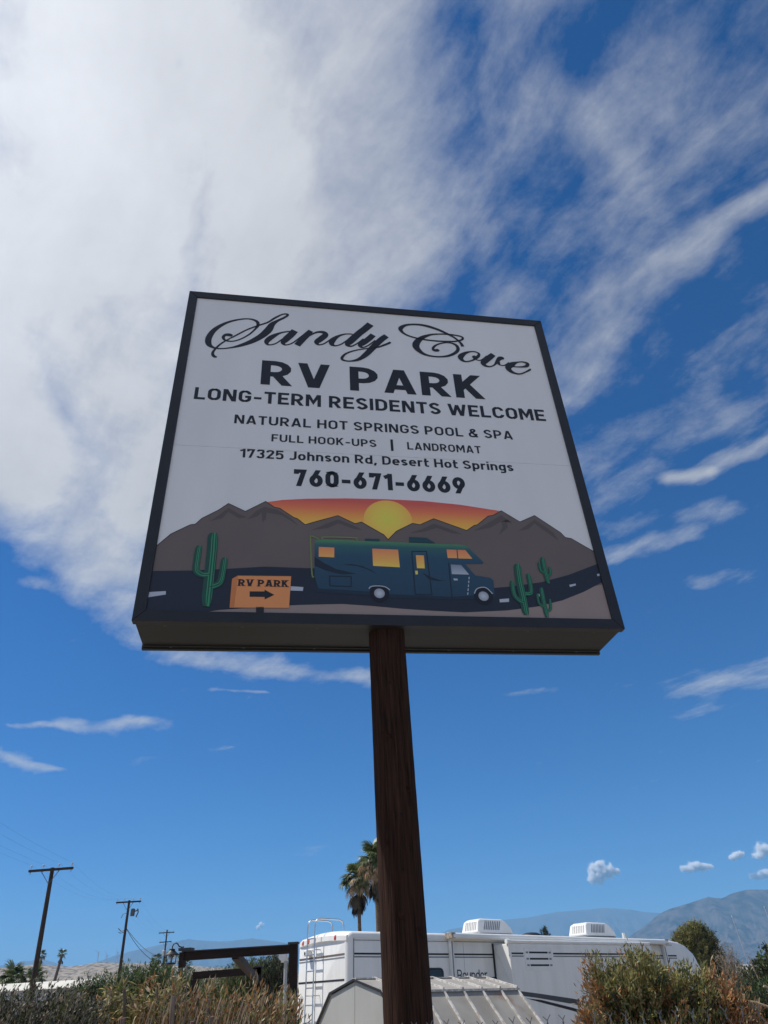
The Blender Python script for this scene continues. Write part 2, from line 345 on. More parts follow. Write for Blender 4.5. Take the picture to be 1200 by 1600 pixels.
def glyph(ch, t):
    """-> advance width, centre-line strokes; cap height 1, stroke thickness t"""
    h = t / 2; L = h; T = 1 - h; B = h; xh = 0.74
    def W(w): return w - h
    def S(w, top=1.0):
        R = W(w); T_ = top - h; m = top / 2; e = 0.07 * w / 0.6
        return catmull([(R-.01, top*.77), (R-e*1.4, T_-.05*top), (w/2, T_), (L+e, T_-.06*top), (L, top*.745), (L+e*.8, top*.60), (w/2, m), (R-e*.8, top*.40), (R, top*.255), (R-e, B+.06*top), (w/2, B), (L+e*1.3, B+.05*top), (L, top*.23)], 4)
    if ch == ' ': return .30, []
    if ch == 'A': w = .70; return w, [[(h*1.1, 0), (w/2-.02, 1)], [(w-h*1.1, 0), (w/2+.02, 1)], [(.16, .25), (w-.16, .25)]]
    if ch == 'B': w = .62; R = W(w); return w, [[(L, 0), (L, 1)], [(L, T)] + arc(R-.24, .75-h/2, .24, .25-h/2, 90, -90) + [(L, .5)], [(L, .5)] + arc(R-.25, .25+h/2, .25, .25-h/2, 90, -90) + [(L, B)]]
    if ch in 'CG':
        w = .63; R = W(w); r = .23
        p = [(R, .68)] + arc(R-r, T-r, r, r, 0, 90) + arc(L+r, T-r, r, r, 90, 180) + arc(L+r, B+r, r, r, 180, 270) + arc(R-r, B+r, r, r, 270, 360)
        return (w, [p + [(R, .32)]]) if ch == 'C' else (w, [p + [(R, .46), (w*.52, .46)]])
    if ch == 'D': w = .63; R = W(w); r = .27; return w, [[(L, 0), (L, 1)], [(L, T), (R-r, T)] + arc(R-r, T-r, r, r, 90, 0) + arc(R-r, B+r, r, r, 0, -90) + [(L, B)]]
    if ch == 'E': w = .56; return w, [[(L, 0), (L, 1)], [(L, T), (w, T)], [(L, .5), (w-.06, .5)], [(L, B), (w, B)]]
    if ch == 'F': w = .54; return w, [[(L, 0), (L, 1)], [(L, T), (w, T)], [(L, .48), (w-.06, .48)]]
    if ch == 'H': w = .65; R = W(w); return w, [[(L, 0), (L, 1)], [(R, 0), (R, 1)], [(L, .5), (R, .5)]]
    if ch == 'I': return t, [[(h, 0), (h, 1)]]
    if ch == 'J': w = .50; R = W(w); r = .2; return w, [[(R, 1), (R, B+r)] + arc(R-r, B+r, r, r, 0, -100) + [(0.02, .10)]]
    if ch == 'K': w = .64; return w, [[(L, 0), (L, 1)], [(L, .36), (w-h*1.5, 1)], [(.26, .55), (w-h*1.1, 0)]]
    if ch == 'L': w = .54; return w, [[(L, 0), (L, 1)], [(L, B), (w, B)]]
    if ch == 'M': w = .78; R = W(w); return w, [[(L, 0), (L, 1)], [(R, 0), (R, 1)], [(L+.02, 1), (w/2, .33), (R-.02, 1)]]
    if ch == 'N': w = .66; R = W(w); return w, [[(L, 0), (L, 1)], [(R, 0), (R, 1)], [(L+.03, 1), (R-.03, 0)]]
    if ch == 'O' or ch == '0': w = .64 if ch == 'O' else .58; return w, [rrect(L, B, W(w), T, .235)]
    if ch == 'P': w = .60; R = W(w); r = .24; return w, [[(L, 0), (L, 1)], [(L, T)] + arc(R-r, (T+.42)/2, r, (T-.42)/2, 90, -90) + [(L, .42)]]
    if ch == 'R': w = .63; R = W(w)-.02; r = .24; return w, [[(L, 0), (L, 1)], [(L, T)] + arc(R-r, (T+.44)/2, r, (T-.44)/2, 90, -90) + [(L, .44)], [(.30, .44), (w-h*1.05, 0)]]
    if ch == 'S': return .60, [S(.60)]
    if ch == 'T': w = .58; return w, [[(0, T), (w, T)], [(w/2, 0), (w/2, 1)]]
    if ch == 'U': w = .64; R = W(w); r = .24; return w, [[(L, 1)] + arc(L+r, B+r, r, r, 180, 270) + arc(R-r, B+r, r, r, 270, 360) + [(R, 1)]]
    if ch == 'V': w = .68; return w, [[(h*1.1, 1), (w/2-.02, 0)], [(w-h*1.1, 1), (w/2+.02, 0)]]
    if ch == 'W': w = 1.0; return w, [[(h, 1), (.26, 0)], [(.28, 0), (w/2, .92)], [(w/2, .92), (w-.28, 0)], [(w-.26, 0), (w-h, 1)]]
    if ch == '&': w = .70; return w, [catmull([(w-h, .02), (.44, .30), (.20, .66), (.20, .84), (.32, T), (.45, .86), (.42, .70), (.22, .54), (L, .40), (L, .18), (.16, B+.02), (.32, B), (.48, .14), (.58, .42)], 4)]
    if ch == '-': w = .42; return w, [[(.02, .40), (w-.02, .40)]]
    if ch == '|': return t, [[(h, 0), (h, 1)]]
    if ch == ',': return .2, [[(.13, t*.9), (.05, -.16)]]
    if ch == '1': w = .36; return w, [[(w-h, 0), (w-h, 1)], [(0.0, .76), (w-h, T-.02)]]
    if ch == '2': w = .56; R = W(w); return w, [catmull([(L, .72), (L+.03, .85), (w/2, T), (R-.03, .87), (R, .73), (R-.06, .58), (.24, .30), (h*1.3, B)], 4) + [(w, B)]]
    if ch == '3': w = .56; R = W(w); return w, [catmull([(L, .77), (L+.06, .90), (w/2, T), (R-.04, .90), (R-.01, .74), (R-.07, .58), (w*.45, .53)], 4), catmull([(w*.45, .53), (R-.06, .47), (R, .28), (R-.06, .11), (w/2, B), (L+.07, .09), (L, .23)], 4)]
    if ch == '5': w = .56; R = W(w); return w, [[(w-.03, T), (L+.02, T), (L, .50)] + catmull([(L, .50), (.18, .60), (w/2, .63), (R-.05, .55), (R, .33), (R-.06, .12), (w/2, B), (L+.07, .09), (L, .2)], 4)]
    if ch in '69':
        w = .58; R = W(w); ring = arc(w/2, B+.26, w/2-h, .26, 0, 360, 22); tail = [(L+.025, .42), (w*.66, 1)]
        if ch == '6': return w, [ring, tail]
        return w, [[(w - x, 1 - y) for x, y in ring], [(w - x, 1 - y) for x, y in tail]]
    if ch == '7': w = .56; return w, [[(h, .72), (h, T), (w-h, T)], [(w-h, 1), (.22, 0)]]
    if ch == 'o': w = .54; return w, [rrect(L, B, W(w), xh-h, .19, .23)]
    if ch == 'n': w = .52; R = W(w); r = .17; return w, [[(L, 0), (L, xh)], [(L, xh-h-.06)] + arc(R-r, xh-h-r, r, r, 110, 0) + [(R, 0)]]
    if ch == 'h': w = .52; R = W(w); r = .17; return w, [[(L, 0), (L, 1)], [(L, xh-h-.06)] + arc(R-r, xh-h-r, r, r, 110, 0) + [(R, 0)]]
    if ch == 'u': w = .52; R = W(w); r = .17; return w, [[(R, 0), (R, xh)], [(L, xh)] + arc(L+r, B+r, r, r, 180, 290) + [(R, .16)]]
    if ch == 's': return .48, [S(.48, xh)]
    if ch == 'd': w = .54; R = W(w); return w, [[(R, 0), (R, 1)], rrect(L, B, R, xh-h, .19, .23)]
    if ch == 'p': w = .54; R = W(w); return w, [[(L, -.24), (L, xh)], rrect(L, B, R, xh-h, .19, .23)]
    if ch == 'g': w = .54; R = W(w); r = .17; return w, [[(R, xh)] + [(R, -.04)] + arc(R-r, -.07, r, r-.04, 0, -90) + [(L+.03, -.20)], rrect(L, B, R, xh-h, .19, .23)]
    if ch == 'e': w = .54; R = W(w); r = .19; return w, [[(L, xh*.5), (R, xh*.5)] + arc(R-r, xh-h-.23, r, .23, 0, 90) + arc(L+r, xh-h-.23, r, .23, 90, 180) + arc(L+r, B+.23, r, .23, 180, 270) + [(R-.10, B), (R, .12)]]
    if ch == 'r': w = .36; return w, [[(L, 0), (L, xh)], catmull([(L, .50), (.16, xh-h-.03), (w, xh-h)], 4)]
    if ch == 't': w = .36; return w, [[(.13, .98), (.13, .2)] + arc(.26, .2, .13, .2-h, 180, 270) + [(w, B)], [(0, xh-h), (w, xh-h)]]
    if ch == 'i': return t, [[(h, 0), (h, xh)], [(h, .86), (h, 1)]]
    raise KeyError(ch)
def ribbon(mb, pts, w, P):
    """flat stroke along pts; w a width or one width per point; P(x, y) -> 3D"""
    q = [pts[0]]; ww = [w if not hasattr(w, '__len__') else w[0]]
    for i in range(1, len(pts)):
        if math.hypot(pts[i][0] - q[-1][0], pts[i][1] - q[-1][1]) > 1e-5: q.append(pts[i]); ww.append(w if not hasattr(w, '__len__') else w[i])
    n = len(q); closed = n > 3 and math.hypot(q[0][0] - q[-1][0], q[0][1] - q[-1][1]) < 1e-3
    o = len(mb.v)
    for i in range(n):
        def dirn(a, b): d = math.hypot(b[0]-a[0], b[1]-a[1]); return ((b[0]-a[0]) / d, (b[1]-a[1]) / d)
        if closed: a = q[i-1] if i > 0 else q[-2]; b = q[i+1] if i < n-1 else q[1]; d0, d1 = dirn(a, q[i]), dirn(q[i], b)
        else:
            d0 = dirn(q[i-1], q[i]) if i > 0 else dirn(q[0], q[1]); d1 = dirn(q[i], q[i+1]) if i < n-1 else d0
        nx, ny = -(d0[1]+d1[1]), d0[0]+d1[0]; l = math.hypot(nx, ny) or 1; nx /= l; ny /= l
        c = max(0.45, nx * -d1[1] + ny * d1[0]); k = ww[i] / 2 / c
        if not closed and i in (0, n-1) and abs(d1[1]) > 0.3 and min(abs(q[i][1]), abs(q[i][1] - 1), abs(q[i][1] - .74), abs(q[i][1] + .24)) < 1e-6:
            nx, ny = (-1 if d1[1] > 0 else 1), 0; k = ww[i] / 2 / abs(d1[1])
        mb.v.append(tuple(P(q[i][0] + nx*k, q[i][1] + ny*k))); mb.v.append(tuple(P(q[i][0] - nx*k, q[i][1] - ny*k)))
    for i in range(n - 1):
        mb.f.append((o+2*i, o+2*i+1, o+2*i+3, o+2*i+2)); mb.m.append(mb.cur)
def text_letters(s, t, gap, u0, u1, v0, cap, place, m, parent, serif=False):
    """one mesh for each letter"""
    x = 0; items = []
    for ch in s:
        w, st = glyph(ch, t)
        if serif and st:
            for k in list(st):
                for e in (k[0], k[-1]):
                    if abs(e[1]) < 1e-6 or abs(e[1] - 1) < 1e-6:
                        yy = .035 if e[1] < .5 else .965; st = st + [[(e[0] - t*.95, yy), (e[0] + t*.95, yy)]]
        items.append((x, st)); x += w + (gap if ch != ' ' else 0)
    total = x - gap; sx = (u1 - u0) / total
    for gx, st in items:
        if not st: continue
        mb = MB(); lay = 0
        for k in st:
            lay += 1; d = 0.00012 * lay
            tt = t if not (serif and len(k) == 2 and abs(k[0][1] - k[1][1]) < 1e-9 and k[0][1] in (.035, .965)) else .07
            ribbon(mb, k, tt, lambda a, b: place(u0 + (gx + a) * sx, v0 + b * cap, d))
        part('letter', mb, m, parent)

# ---------------------------------------------------------------- the pole sign
SB = (-0.03, 3.967); g0 = ground_z(*SB); SZ = 3.4036 - g0
sign = thing('pole_sign', 'tall white RV park sign with black frame and desert sunset print on wooden post', 'sign', (SB[0], SB[1], g0), (0, 0, math.atan2(.17757652, .984107)))
def at_face(u, v, d): return (u / 1000 - 1.518, -0.15 + 0.014 - d, SZ + v / 1000)   # printed face, d metres in front of it
creo = mat('creosote_wood', (0.058, 0.030, 0.020), (0.016, 0.0105, 0.0085), rough=0.95, spec=0.08, scale=5, stretch=(19, 19, 0.9), bump=1.0, detail=12, lo=0.28, hi=0.70, c3=(0.036, 0.0195, 0.0140))
mb = MB(); NS = 56; zz = np.linspace(-0.4, SZ + 0.02, 90); ph1 = rng.random(8) * 6.28
for i, z in enumerate(zz):
    r0 = 0.116 - 0.0022 * (z - 1.5)
    for j in range(NS):
        a = 2 * math.pi * j / NS
        r = r0 * (1 + 0.012 * math.sin(3 * a + ph1[0] + z * .3) + 0.008 * math.sin(7 * a + ph1[1] - z * .5) + 0.006 * math.sin(17 * a + ph1[2] + .8 * math.sin(z * 1.3)) + random.uniform(-.004, .004))
        for (ca, za, zb) in ((4.35, .2, 3.4), (4.02, 2.2, 3.6), (4.72, 1.2, 2.3), (5.2, 2.5, 3.5), (3.7, .5, 2.6)):   # drying cracks
            dd = abs(((a - ca - .05 * math.sin(z * 2.1 + ca)) + math.pi) % (2 * math.pi) - math.pi)
            if dd < .07 and za < z < zb: r -= .010 * (1 - dd / .07)
        mb.v.append((r * math.cos(a), r * math.sin(a), z))
for i in range(len(zz) - 1):
    for j in range(NS):
        a = i * NS + j; b = i * NS + (j + 1) % NS; mb.f.append((a, b, b + NS, a + NS)); mb.m.append(0)
part('post', mb, creo, sign, 60, label='dark brown round creosoted wooden post with long drying cracks')
hole = mat('old_bolt_hole', (0.006, 0.005, 0.004), rough=0.9)
for a, z in ((-1.72, 3.2), (-1.95, 2.98), (-1.55, 2.48), (-1.62, 2.22), (-1.2, 2.72)):
    c, s_ = math.cos(a), math.sin(a); r = .117 - .0022 * (z - 1.5)
    part('bolt_hole', MB().tube([(c * (r - .02), s_ * (r - .02), z), (c * (r + .001), s_ * (r + .001), z)], .0065, 10), hole, sign)
navy = mat('frame_paint', (0.020, 0.022, 0.028), (0.016, 0.017, 0.022), rough=0.42, scale=6)
olive = mat('cabinet_sheet', (0.019, 0.022, 0.024), (0.015, 0.018, 0.020), rough=0.5, scale=3, stretch=(.6, 3, 3))
SW, SH = 3.05, 3.004; X0 = -1.518; Y0 = -0.15
cabinet = part('cabinet', MB().box(X0 + .012, X0 + SW - .012, Y0 + .052, Y0 + .40, SZ + .012, SZ + SH - .012), olive, sign)
for name_, bx_ in (('back_rim', (X0, X0 + SW, Y0 + .401, Y0 + .428, SZ, SZ + .05)), ('back_rim', (X0, X0 + SW, Y0 + .401, Y0 + .428, SZ + SH - .05, SZ + SH)),
                   ('back_rim', (X0, X0 + .05, Y0 + .401, Y0 + .428, SZ + .051, SZ + SH - .051)), ('back_rim', (X0 + SW - .05, X0 + SW, Y0 + .401, Y0 + .428, SZ + .051, SZ + SH - .051))):
    bevel(part(name_, MB().box(*bx_), olive, cabinet), .003)
FR = .071
def rail(poly): return MB().prism(poly, lambda p: (X0 + p[0], Y0, SZ + p[1]), lambda p: (X0 + p[0], Y0 + .05, SZ + p[1]))
e_ = .0008
for poly in ([(e_, 0), (SW - e_, 0), (SW - FR - e_, FR), (FR + e_, FR)], [(SW, e_), (SW, SH - e_), (SW - FR, SH - FR - e_), (SW - FR, FR + e_)],
             [(e_, SH), (FR + e_, SH - FR), (SW - FR - e_, SH - FR), (SW - e_, SH)], [(0, e_), (FR, FR + e_), (FR, SH - FR - e_), (0, SH - e_)]):
    bevel(part('frame_rail', rail(poly), navy, sign), .004)
screw = mat('screw_head', (0.10, 0.10, 0.10), rough=0.5, metal=0.6)
me = MB().lathe([(.009, 0), (.009, -.004), (.005, -.007)], 10).mesh('screw', screw, 40)
for k in range(7):
    for yy in (Y0 + .075, Y0 + .385):
        o = part('screw', me, None, sign); o.location = (X0 + .18 + k * .448, yy, SZ + .0125)
# underside seams, folded lips
for y0_, y1_ in ((Y0 + .053, Y0 + .062), (Y0 + .36, Y0 + .366)):
    part('folded_seam', MB().box(X0 + .02, X0 + SW - .02, y0_, y1_, SZ + .004, SZ + .0118), olive, cabinet)

white = mat('sign_face', (0.80, 0.80, 0.81), (0.735, 0.735, 0.75), rough=0.45, scale=1.6, spec=0.35, stretch=(2.2, 1, .45), detail=8, lo=.3, hi=.8)
knot = mat('knot_scar', (0.052, 0.026, 0.016), (0.018, 0.010, 0.008), rough=1, spec=.05, scale=40)
for a, z, l_, w_ in ((-1.25, 2.62, .05, .012), (-2.0, 2.9, .03, .014), (-1.8, 2.02, .02, .02), (-2.3, 2.35, .018, .016), (-1.05, 1.95, .016, .02)):
    r = .117 - .0022 * (z - 1.5); ax_ = Vector((math.cos(a), math.sin(a), 0)); tn = Vector((-math.sin(a), math.cos(a), 0)); kp = []
    for q in range(14):
        th = q / 14 * 6.283; p = tn * math.cos(th) * l_ * random.uniform(.7, 1.2) + Vector((0, 0, 1)) * (math.sin(th) * w_ * random.uniform(.7, 1.2) - math.cos(th) * l_ * .6)
        d_ = ax_ * (r - .001) + p; d_ = Vector((d_.x, d_.y, 0)).normalized() * (r + .0012) + Vector((0, 0, z + p.z)); kp.append(d_)
    part('knot', MB().add(kp, [tuple(range(14))]), knot, sign)
SEAM = 1350
def face_rect(v0, v1):
    return MB().box(X0 + .05, X0 + SW - .05, Y0 + .014, Y0 + .022, SZ + v0 / 1000, SZ + v1 / 1000)
# the two sheets of the face meet in a hairline seam
upper = part('face_sheet', face_rect(SEAM + 1, 2960), white, sign); lower = part('face_sheet', face_rect(50, SEAM - 1), white, sign)
INKM = {}
def ink(name, c, rough=0.45): return mat('ink_' + name, c, tuple(x * .93 for x in c), rough=rough, scale=3)
def grad(name, stops, v0, v1, radial=None):
    m = bpy.data.materials.new('ink_' + name); m.use_nodes = True; t = m.node_tree; b = t.nodes['Principled BSDF']; b.inputs['Roughness'].default_value = .45
    tcn = t.nodes.new('ShaderNodeTexCoord'); cr = t.nodes.new('ShaderNodeValToRGB')
    if radial:
        c = at_face(*radial[:2], 0); d = vmth(t, 'LENGTH', vmth(t, 'SUBTRACT', tcn.outputs['Object'], c)); f = mrange(t, d, 0, radial[2] / 1000, smooth=False)
    else:
        sp = t.nodes.new('ShaderNodeSeparateXYZ'); t.links.new(tcn.outputs['Object'], sp.inputs[0]); f = mrange(t, sp.outputs[2], SZ + v0 / 1000, SZ + v1 / 1000, smooth=False)
    t.links.new(f, cr.inputs[0]); el = cr.color_ramp.elements
    el[0].position, el[0].color = stops[0][0], (*stops[0][1], 1); el[1].position, el[1].color = stops[-1][0], (*stops[-1][1], 1)
    for p_, c_ in stops[1:-1]: e = el.new(p_); e.color = (*c_, 1)
    t.links.new(cr.outputs[0], b.inputs['Base Color']); return m
dark = ink('dark', (0.016, 0.019, 0.026))
LAY = [0]
def flat_poly(mb, pts, d): mb.add([at_face(p[0], p[1], d) for p in pts], [tuple(range(len(pts)))])
def printed(name, pts, m, d, parent=None):
    mb = MB(); flat_poly(mb, pts, d); return part(name, mb, m, parent or lower)
def printed_lines(name, lines, w, m, d, smooth_=False):
    mb = MB()
    for k, ln in enumerate(lines): ribbon(mb, catmull(ln, 4) if smooth_ else ln, w, lambda a, b: at_face(a, b, d + .00012 * k))
    return part(name, mb, m, lower)
def LINE(s, u0, u1, v0, cap):
    t, gap, ser = .18, .115, False
    if s == 'RV PARK': t, gap = .188, .11
    if s.startswith('760'): t, gap = .215, .115
    if s.startswith('17325'): t, gap = .17, .105
    if s.startswith('FULL') or s.startswith('LANDR') or s.startswith('NATURAL'): t, gap = .165, .13
    if cap < 60: t, gap, ser = .20, .13, True
    d0 = .0012 if not ser else .0085
    text_letters(s, t, gap, u0, u1, v0, cap, lambda u, v, d: at_face(u, v, d0 + d), dark, upper if v0 > SEAM else lower, ser)
SCRIPT=[
[(287,2252,14),(264,2258,26),(251,2290,22),(263,2334,18),(297,2395,16),(343,2450,14),(365,2467,12)],
[(361,2468,12),(404,2507,15),(490,2589,15),(580,2654,17),(654,2702,17),(708,2762,20),(763,2812,16),(799,2825,18),(814,2813,20),(782,2774,22),(731,2730,26),(690,2680,48),(663,2609,64),(612,2531,57),(540,2460,46),(460,2405,31),(381,2368,16),(301,2348,14),(243,2360,24),(209,2401,47),(208,2475,49),(245,2568,40),(325,2655,25),(423,2709,17),(507,2726,16),(564,2704,26),(578,2660,26),(561,2613,17),(518,2543,15),(455,2479,14),(392,2444,14),(338,2447,18),(316,2479,25),(330,2511,27),(361,2515,35),(385,2505,23)],
[(856,2616,11),(813,2607,15),(754,2581,21),(692,2526,46),(657,2471,42),(671,2435,17),(725,2453,13),(782,2517,13),(839,2594,15)],
[(877,2627,58),(848,2576,60),(811,2520,59),(787,2471,40),(809,2448,15),(859,2475,13),(917,2545,13),(968,2612,15)],
[(1007,2640,44),(973,2584,54),(935,2518,53),(898,2454,53)],
[(939,2516,13),(1012,2595,15),(1064,2631,22),(1112,2632,35),(1125,2602,50),(1090,2553,54),(1057,2510,47),(1071,2480,17),(1116,2498,13),(1177,2563,13),(1221,2603,13)],
[(1352,2639,13),(1327,2639,13),(1283,2631,15),(1230,2599,26),(1184,2544,50),(1178,2499,39),(1207,2483,15),(1255,2507,13),(1308,2565,13),(1354,2629,13)],
[(1507,2783,64),(1454,2714,63),(1399,2647,62),(1330,2548,59),(1305,2507,39),(1337,2491,17),(1386,2529,13),(1441,2593,13)],
[(1524,2651,51),(1491,2605,53),(1449,2555,52),(1412,2512,43),(1429,2487,17),(1474,2513,13),(1539,2585,13)],
[(1636,2651,51),(1593,2604,55),(1551,2547,55),(1508,2485,54),(1452,2403,47),(1390,2340,29),(1320,2314,15),(1269,2321,19),(1259,2348,23),(1296,2402,17),(1376,2448,13),(1464,2477,13),(1553,2502,15),(1608,2534,20),(1654,2565,22),(1665,2579,16)],
[(2285,2593,26),(2281,2612,26),(2265,2648,21),(2222,2699,19),(2157,2745,23),(2091,2783,26),(2010,2814,28),(1941,2827,24),(1871,2824,21),(1807,2805,26),(1765,2764,40),(1769,2724,27),(1806,2685,19),(1872,2658,17),(1940,2645,17),(1994,2639,17),(2077,2637,17),(2160,2641,19),(2231,2652,17),(2283,2675,19),(2298,2697,21),(2287,2717,17),(2240,2728,17),(2170,2733,16),(2086,2726,16),(2014,2708,22),(1941,2664,41),(1894,2606,57),(1879,2555,60),(1896,2508,46),(1938,2465,28),(2004,2445,18),(2085,2447,18),(2163,2472,25),(2223,2520,29),(2241,2566,29),(2226,2606,24),(2186,2625,15),(2138,2624,14),(2080,2602,15),(2043,2574,20),(2024,2542,23),(2031,2520,28),(2059,2522,33),(2071,2532,22)],
[(2413,2521,14),(2391,2538,14),(2349,2537,14),(2298,2514,30),(2255,2470,50),(2255,2435,37),(2285,2411,17),(2335,2424,15),(2376,2452,20),(2406,2487,29),(2417,2517,20),(2407,2531,14)],
[(2365,2490,22),(2372,2473,42),(2382,2460,34),(2379,2445,12),(2412,2437,12),(2442,2456,12),(2483,2500,12)],
[(2542,2523,48),(2509,2488,54),(2473,2450,55),(2441,2410,50),(2452,2380,28),(2492,2371,15),(2534,2396,15),(2563,2440,29),(2591,2479,41),(2615,2485,34),(2619,2471,14)],
[(2566,2450,22),(2570,2427,37),(2583,2401,13),(2621,2399,12),(2669,2437,17)],
[(2693,2393,12),(2731,2392,12),(2784,2399,19),(2819,2414,31),(2829,2442,27),(2791,2458,14),(2740,2448,17),(2690,2418,51),(2650,2376,52),(2666,2334,35),(2704,2312,20),(2745,2311,15),(2799,2340,15),(2839,2370,19),(2846,2373,13)],
]
LINE('RV PARK',632,2401,1990,263)
LINE('LONG-TERM RESIDENTS WELCOME',160,2870,1794,121)
LINE('NATURAL HOT SPRINGS POOL & SPA',466,2564,1580,85)
LINE('FULL HOOK-UPS',738,1498,1428,69)
LINE('|',1604,1623,1400,111)
LINE('LANDROMAT',1728,2290,1423,71)
LINE('17325 Johnson Rd, Desert Hot Springs',528,2517,1268,78)
LINE('760-671-6669',905,2127,1040,146)
INNER=[(71,2915),(2986,2885),(2981,76),(71,76)]
SUNSET_TOP=[(720,891),(829,916),(1000,936),(1261,953),(1528,961),(1798,960),(2072,941),(2363,901)]
SUN=[(1541,782),(1373,774),(1710,790),(1550,948)]
RIDGE_MID=[(809,688),(989,722),(1045,745),(1208,806),(1322,746),(1366,761),(1513,665),(1540,628),(1601,698),(1716,767),(1767,758),(1868,812),(2091,725),(2165,714)]
RIDGE_LEFT=[(69,519),(145,613),(255,688),(287,694),(323,741),(424,813),(482,868),(596,810),(724,898),(782,854),(820,846),(911,778),(939,767),(989,722)]
RIDGE_RIGHT=[(2091,725),(2150,770),(2173,776),(2260,852),(2300,863),(2364,903),(2486,814),(2604,874),(2769,737),(2795,698),(2837,691),(2979,591)]
SHADE_L1=[(484,834),(428,771),(372,718),(450,747),(487,800),(559,752),(613,763),(557,786)]
SHADE_L2=[(719,854),(665,817),(614,746),(681,775),(700,810),(711,726),(731,752),(735,807),(833,791),(947,711),(890,777),(804,833)]
SHADE_R1=[(2358,866),(2269,808),(2136,722),(2261,754),(2347,811),(2352,767),(2313,695),(2385,759),(2396,832),(2423,806)]
SHADE_R2=[(2598,841),(2511,774),(2458,736),(2539,757),(2591,805),(2673,728),(2739,669),(2720,730)]
SHADE_M=[(1208,775),(1130,737),(1031,681),(1144,703),(1208,744),(1314,702),(1371,697),(1300,736)]
SHADE_M2=[(1864,771),(1779,723),(1688,685),(1791,701),(1883,737),(1983,698),(2057,692),(1972,732)]
ROAD=[(63,340),(304,351),(495,368),(741,393),(1048,391),(1359,323),(2222,283),(2340,297),(2551,335),(2758,398),(2988,493),(2990,352),(2835,271),(2672,204),(2488,154),(2283,122),(2000,102),(1809,108),(1606,118),(1406,134),(1220,143),(959,130),(755,114),(493,86),(432,75),(72,67)]
DASH0=[(64,194),(166,204),(169,181),(69,160)]
DASH1=[(904,258),(986,254),(983,227),(905,228)]
DASH2=[(2243,201),(2308,208),(2304,183),(2242,178)]
DASH3=[(2741,320),(2789,331),(2789,318),(2745,304)]
DASH4=[(2958,408),(2978,414),(2977,397),(2960,392)]
DASH5=[(2505,242),(2523,247),(2519,228),(2507,225)]
VAN_BODY=[(1054,580),(1060,599),(1100,610),(2045,606),(2075,596),(2174,473),(2166,462),(2046,458),(2103,372),(2203,356),(2222,339),(2215,227),(2200,199),(1927,192),(1519,194),(1397,206),(1073,220),(1054,344)]
VAN_SKIRT=[(1061,309),(1073,220),(1397,206),(1519,194),(1927,192),(2200,199),(2216,240),(2069,223),(1929,210),(1521,219),(1398,233),(1079,247)]
VW0=[(1080,551),(1181,550),(1180,475),(1080,477)]
VW1=[(1430,551),(1602,550),(1605,416),(1430,421)]
VW2=[(1718,512),(1772,512),(1770,413),(1718,413)]
VW3=[(1931,564),(1999,564),(1997,498),(1932,498)]
VW4=[(2007,564),(2060,565),(2101,498),(2004,497)]
VCAB=[(1947,449),(2017,447),(2063,376),(1947,376)]
VDOORH=[(1703,393),(1721,394),(1721,368),(1705,365)]
VCABH=[(1953,344),(1979,343),(1983,331),(1956,329)]
VVENT=[(1384,627),(1482,629),(1481,609),(1384,610)]
VAIR=[(1683,653),(1802,651),(1862,610),(1680,609)]
VSW1=[(1053,476),(1112,432),(1190,389),(1324,358),(1223,352),(1123,377),(1054,411)]
VSW2=[(1235,425),(1292,430),(1360,417),(1416,390),(1454,359),(1393,393),(1326,417)]
VSW3=[(1749,382),(1804,351),(1860,330),(1895,326),(1848,322),(1791,333)]
VDOOR=[(1693,540),(1792,544),(1800,221),(1692,221),(1693,540)]
VBOX=[(1150,337),(1286,337),(1285,265),(1150,268),(1150,337)]
VRACK=[(1106,609),(1114,628),(1308,631),(1326,626),(1333,610)]
VLADDER=[(1083,608),(1048,628),(1028,628),(1025,608),(1038,352),(1051,331)]
VLINE=[(1935,461),(1931,335),(1930,195)]
VARCH1=[(1397,253),(1411,269),(1456,275),(1501,269),(1530,247)]
VARCH2=[(2080,236),(2099,269),(2136,284),(2170,277),(2202,237)]
VDASH=[(2061,359),(2052,313),(2034,222)]
VTIRE1=[(1462,222),(1521,224)]
VWHEEL1=[(1462,222),(1494,223)]
VTIRE2=[(2139,218),(2197,219)]
VWHEEL2=[(2139,219),(2172,220)]
CACTUS0=[([(404,629),(409,493),(410,339),(411,106)],63),([(327,529),(324,428),(327,352),(364,323),(406,327)],41),([(491,446),(487,342),(477,274),(447,248),(410,238)],41)]
CACTUS1=[([(2404,466),(2398,339),(2401,228),(2402,91)],50),([(2346,337),(2345,243),(2367,200),(2400,182)],32),([(2467,393),(2469,325),(2464,261),(2447,245),(2418,245)],32)]
CACTUS2=[([(2592,526),(2590,442),(2597,325)],33),([(2562,488),(2561,425),(2587,406)],21),([(2628,452),(2624,402),(2599,380)],21)]
CACTUS3=[([(2539,292),(2537,201),(2539,76)],32),([(2505,247),(2504,177),(2538,152)],20),([(2583,210),(2575,140),(2548,121)],20)]
BOARD=[(582,322),(909,328),(902,105),(548,100),(548,298)]
BOARDFACE=[(583,318),(908,325),(901,108),(575,104)]
BOARDLEG=[(704,110),(750,111),(752,71),(707,70)]
ARROW=[(660,213),(750,215),(749,227),(810,193),(753,160),(752,177),(662,176)]
LINE('RV PARK',588,893,249,47)
mb = MB()
for k, st in enumerate(SCRIPT):
    sm = catmull(st, 7); ribbon(mb, [(p[0], p[1]) for p in sm], [max(4, p[2]) for p in sm], lambda a, b: at_face(a, b, .0012 + .00015 * k))
part('script_lettering', mb, dark, upper, label='dark flowing script reading Sandy Cove')

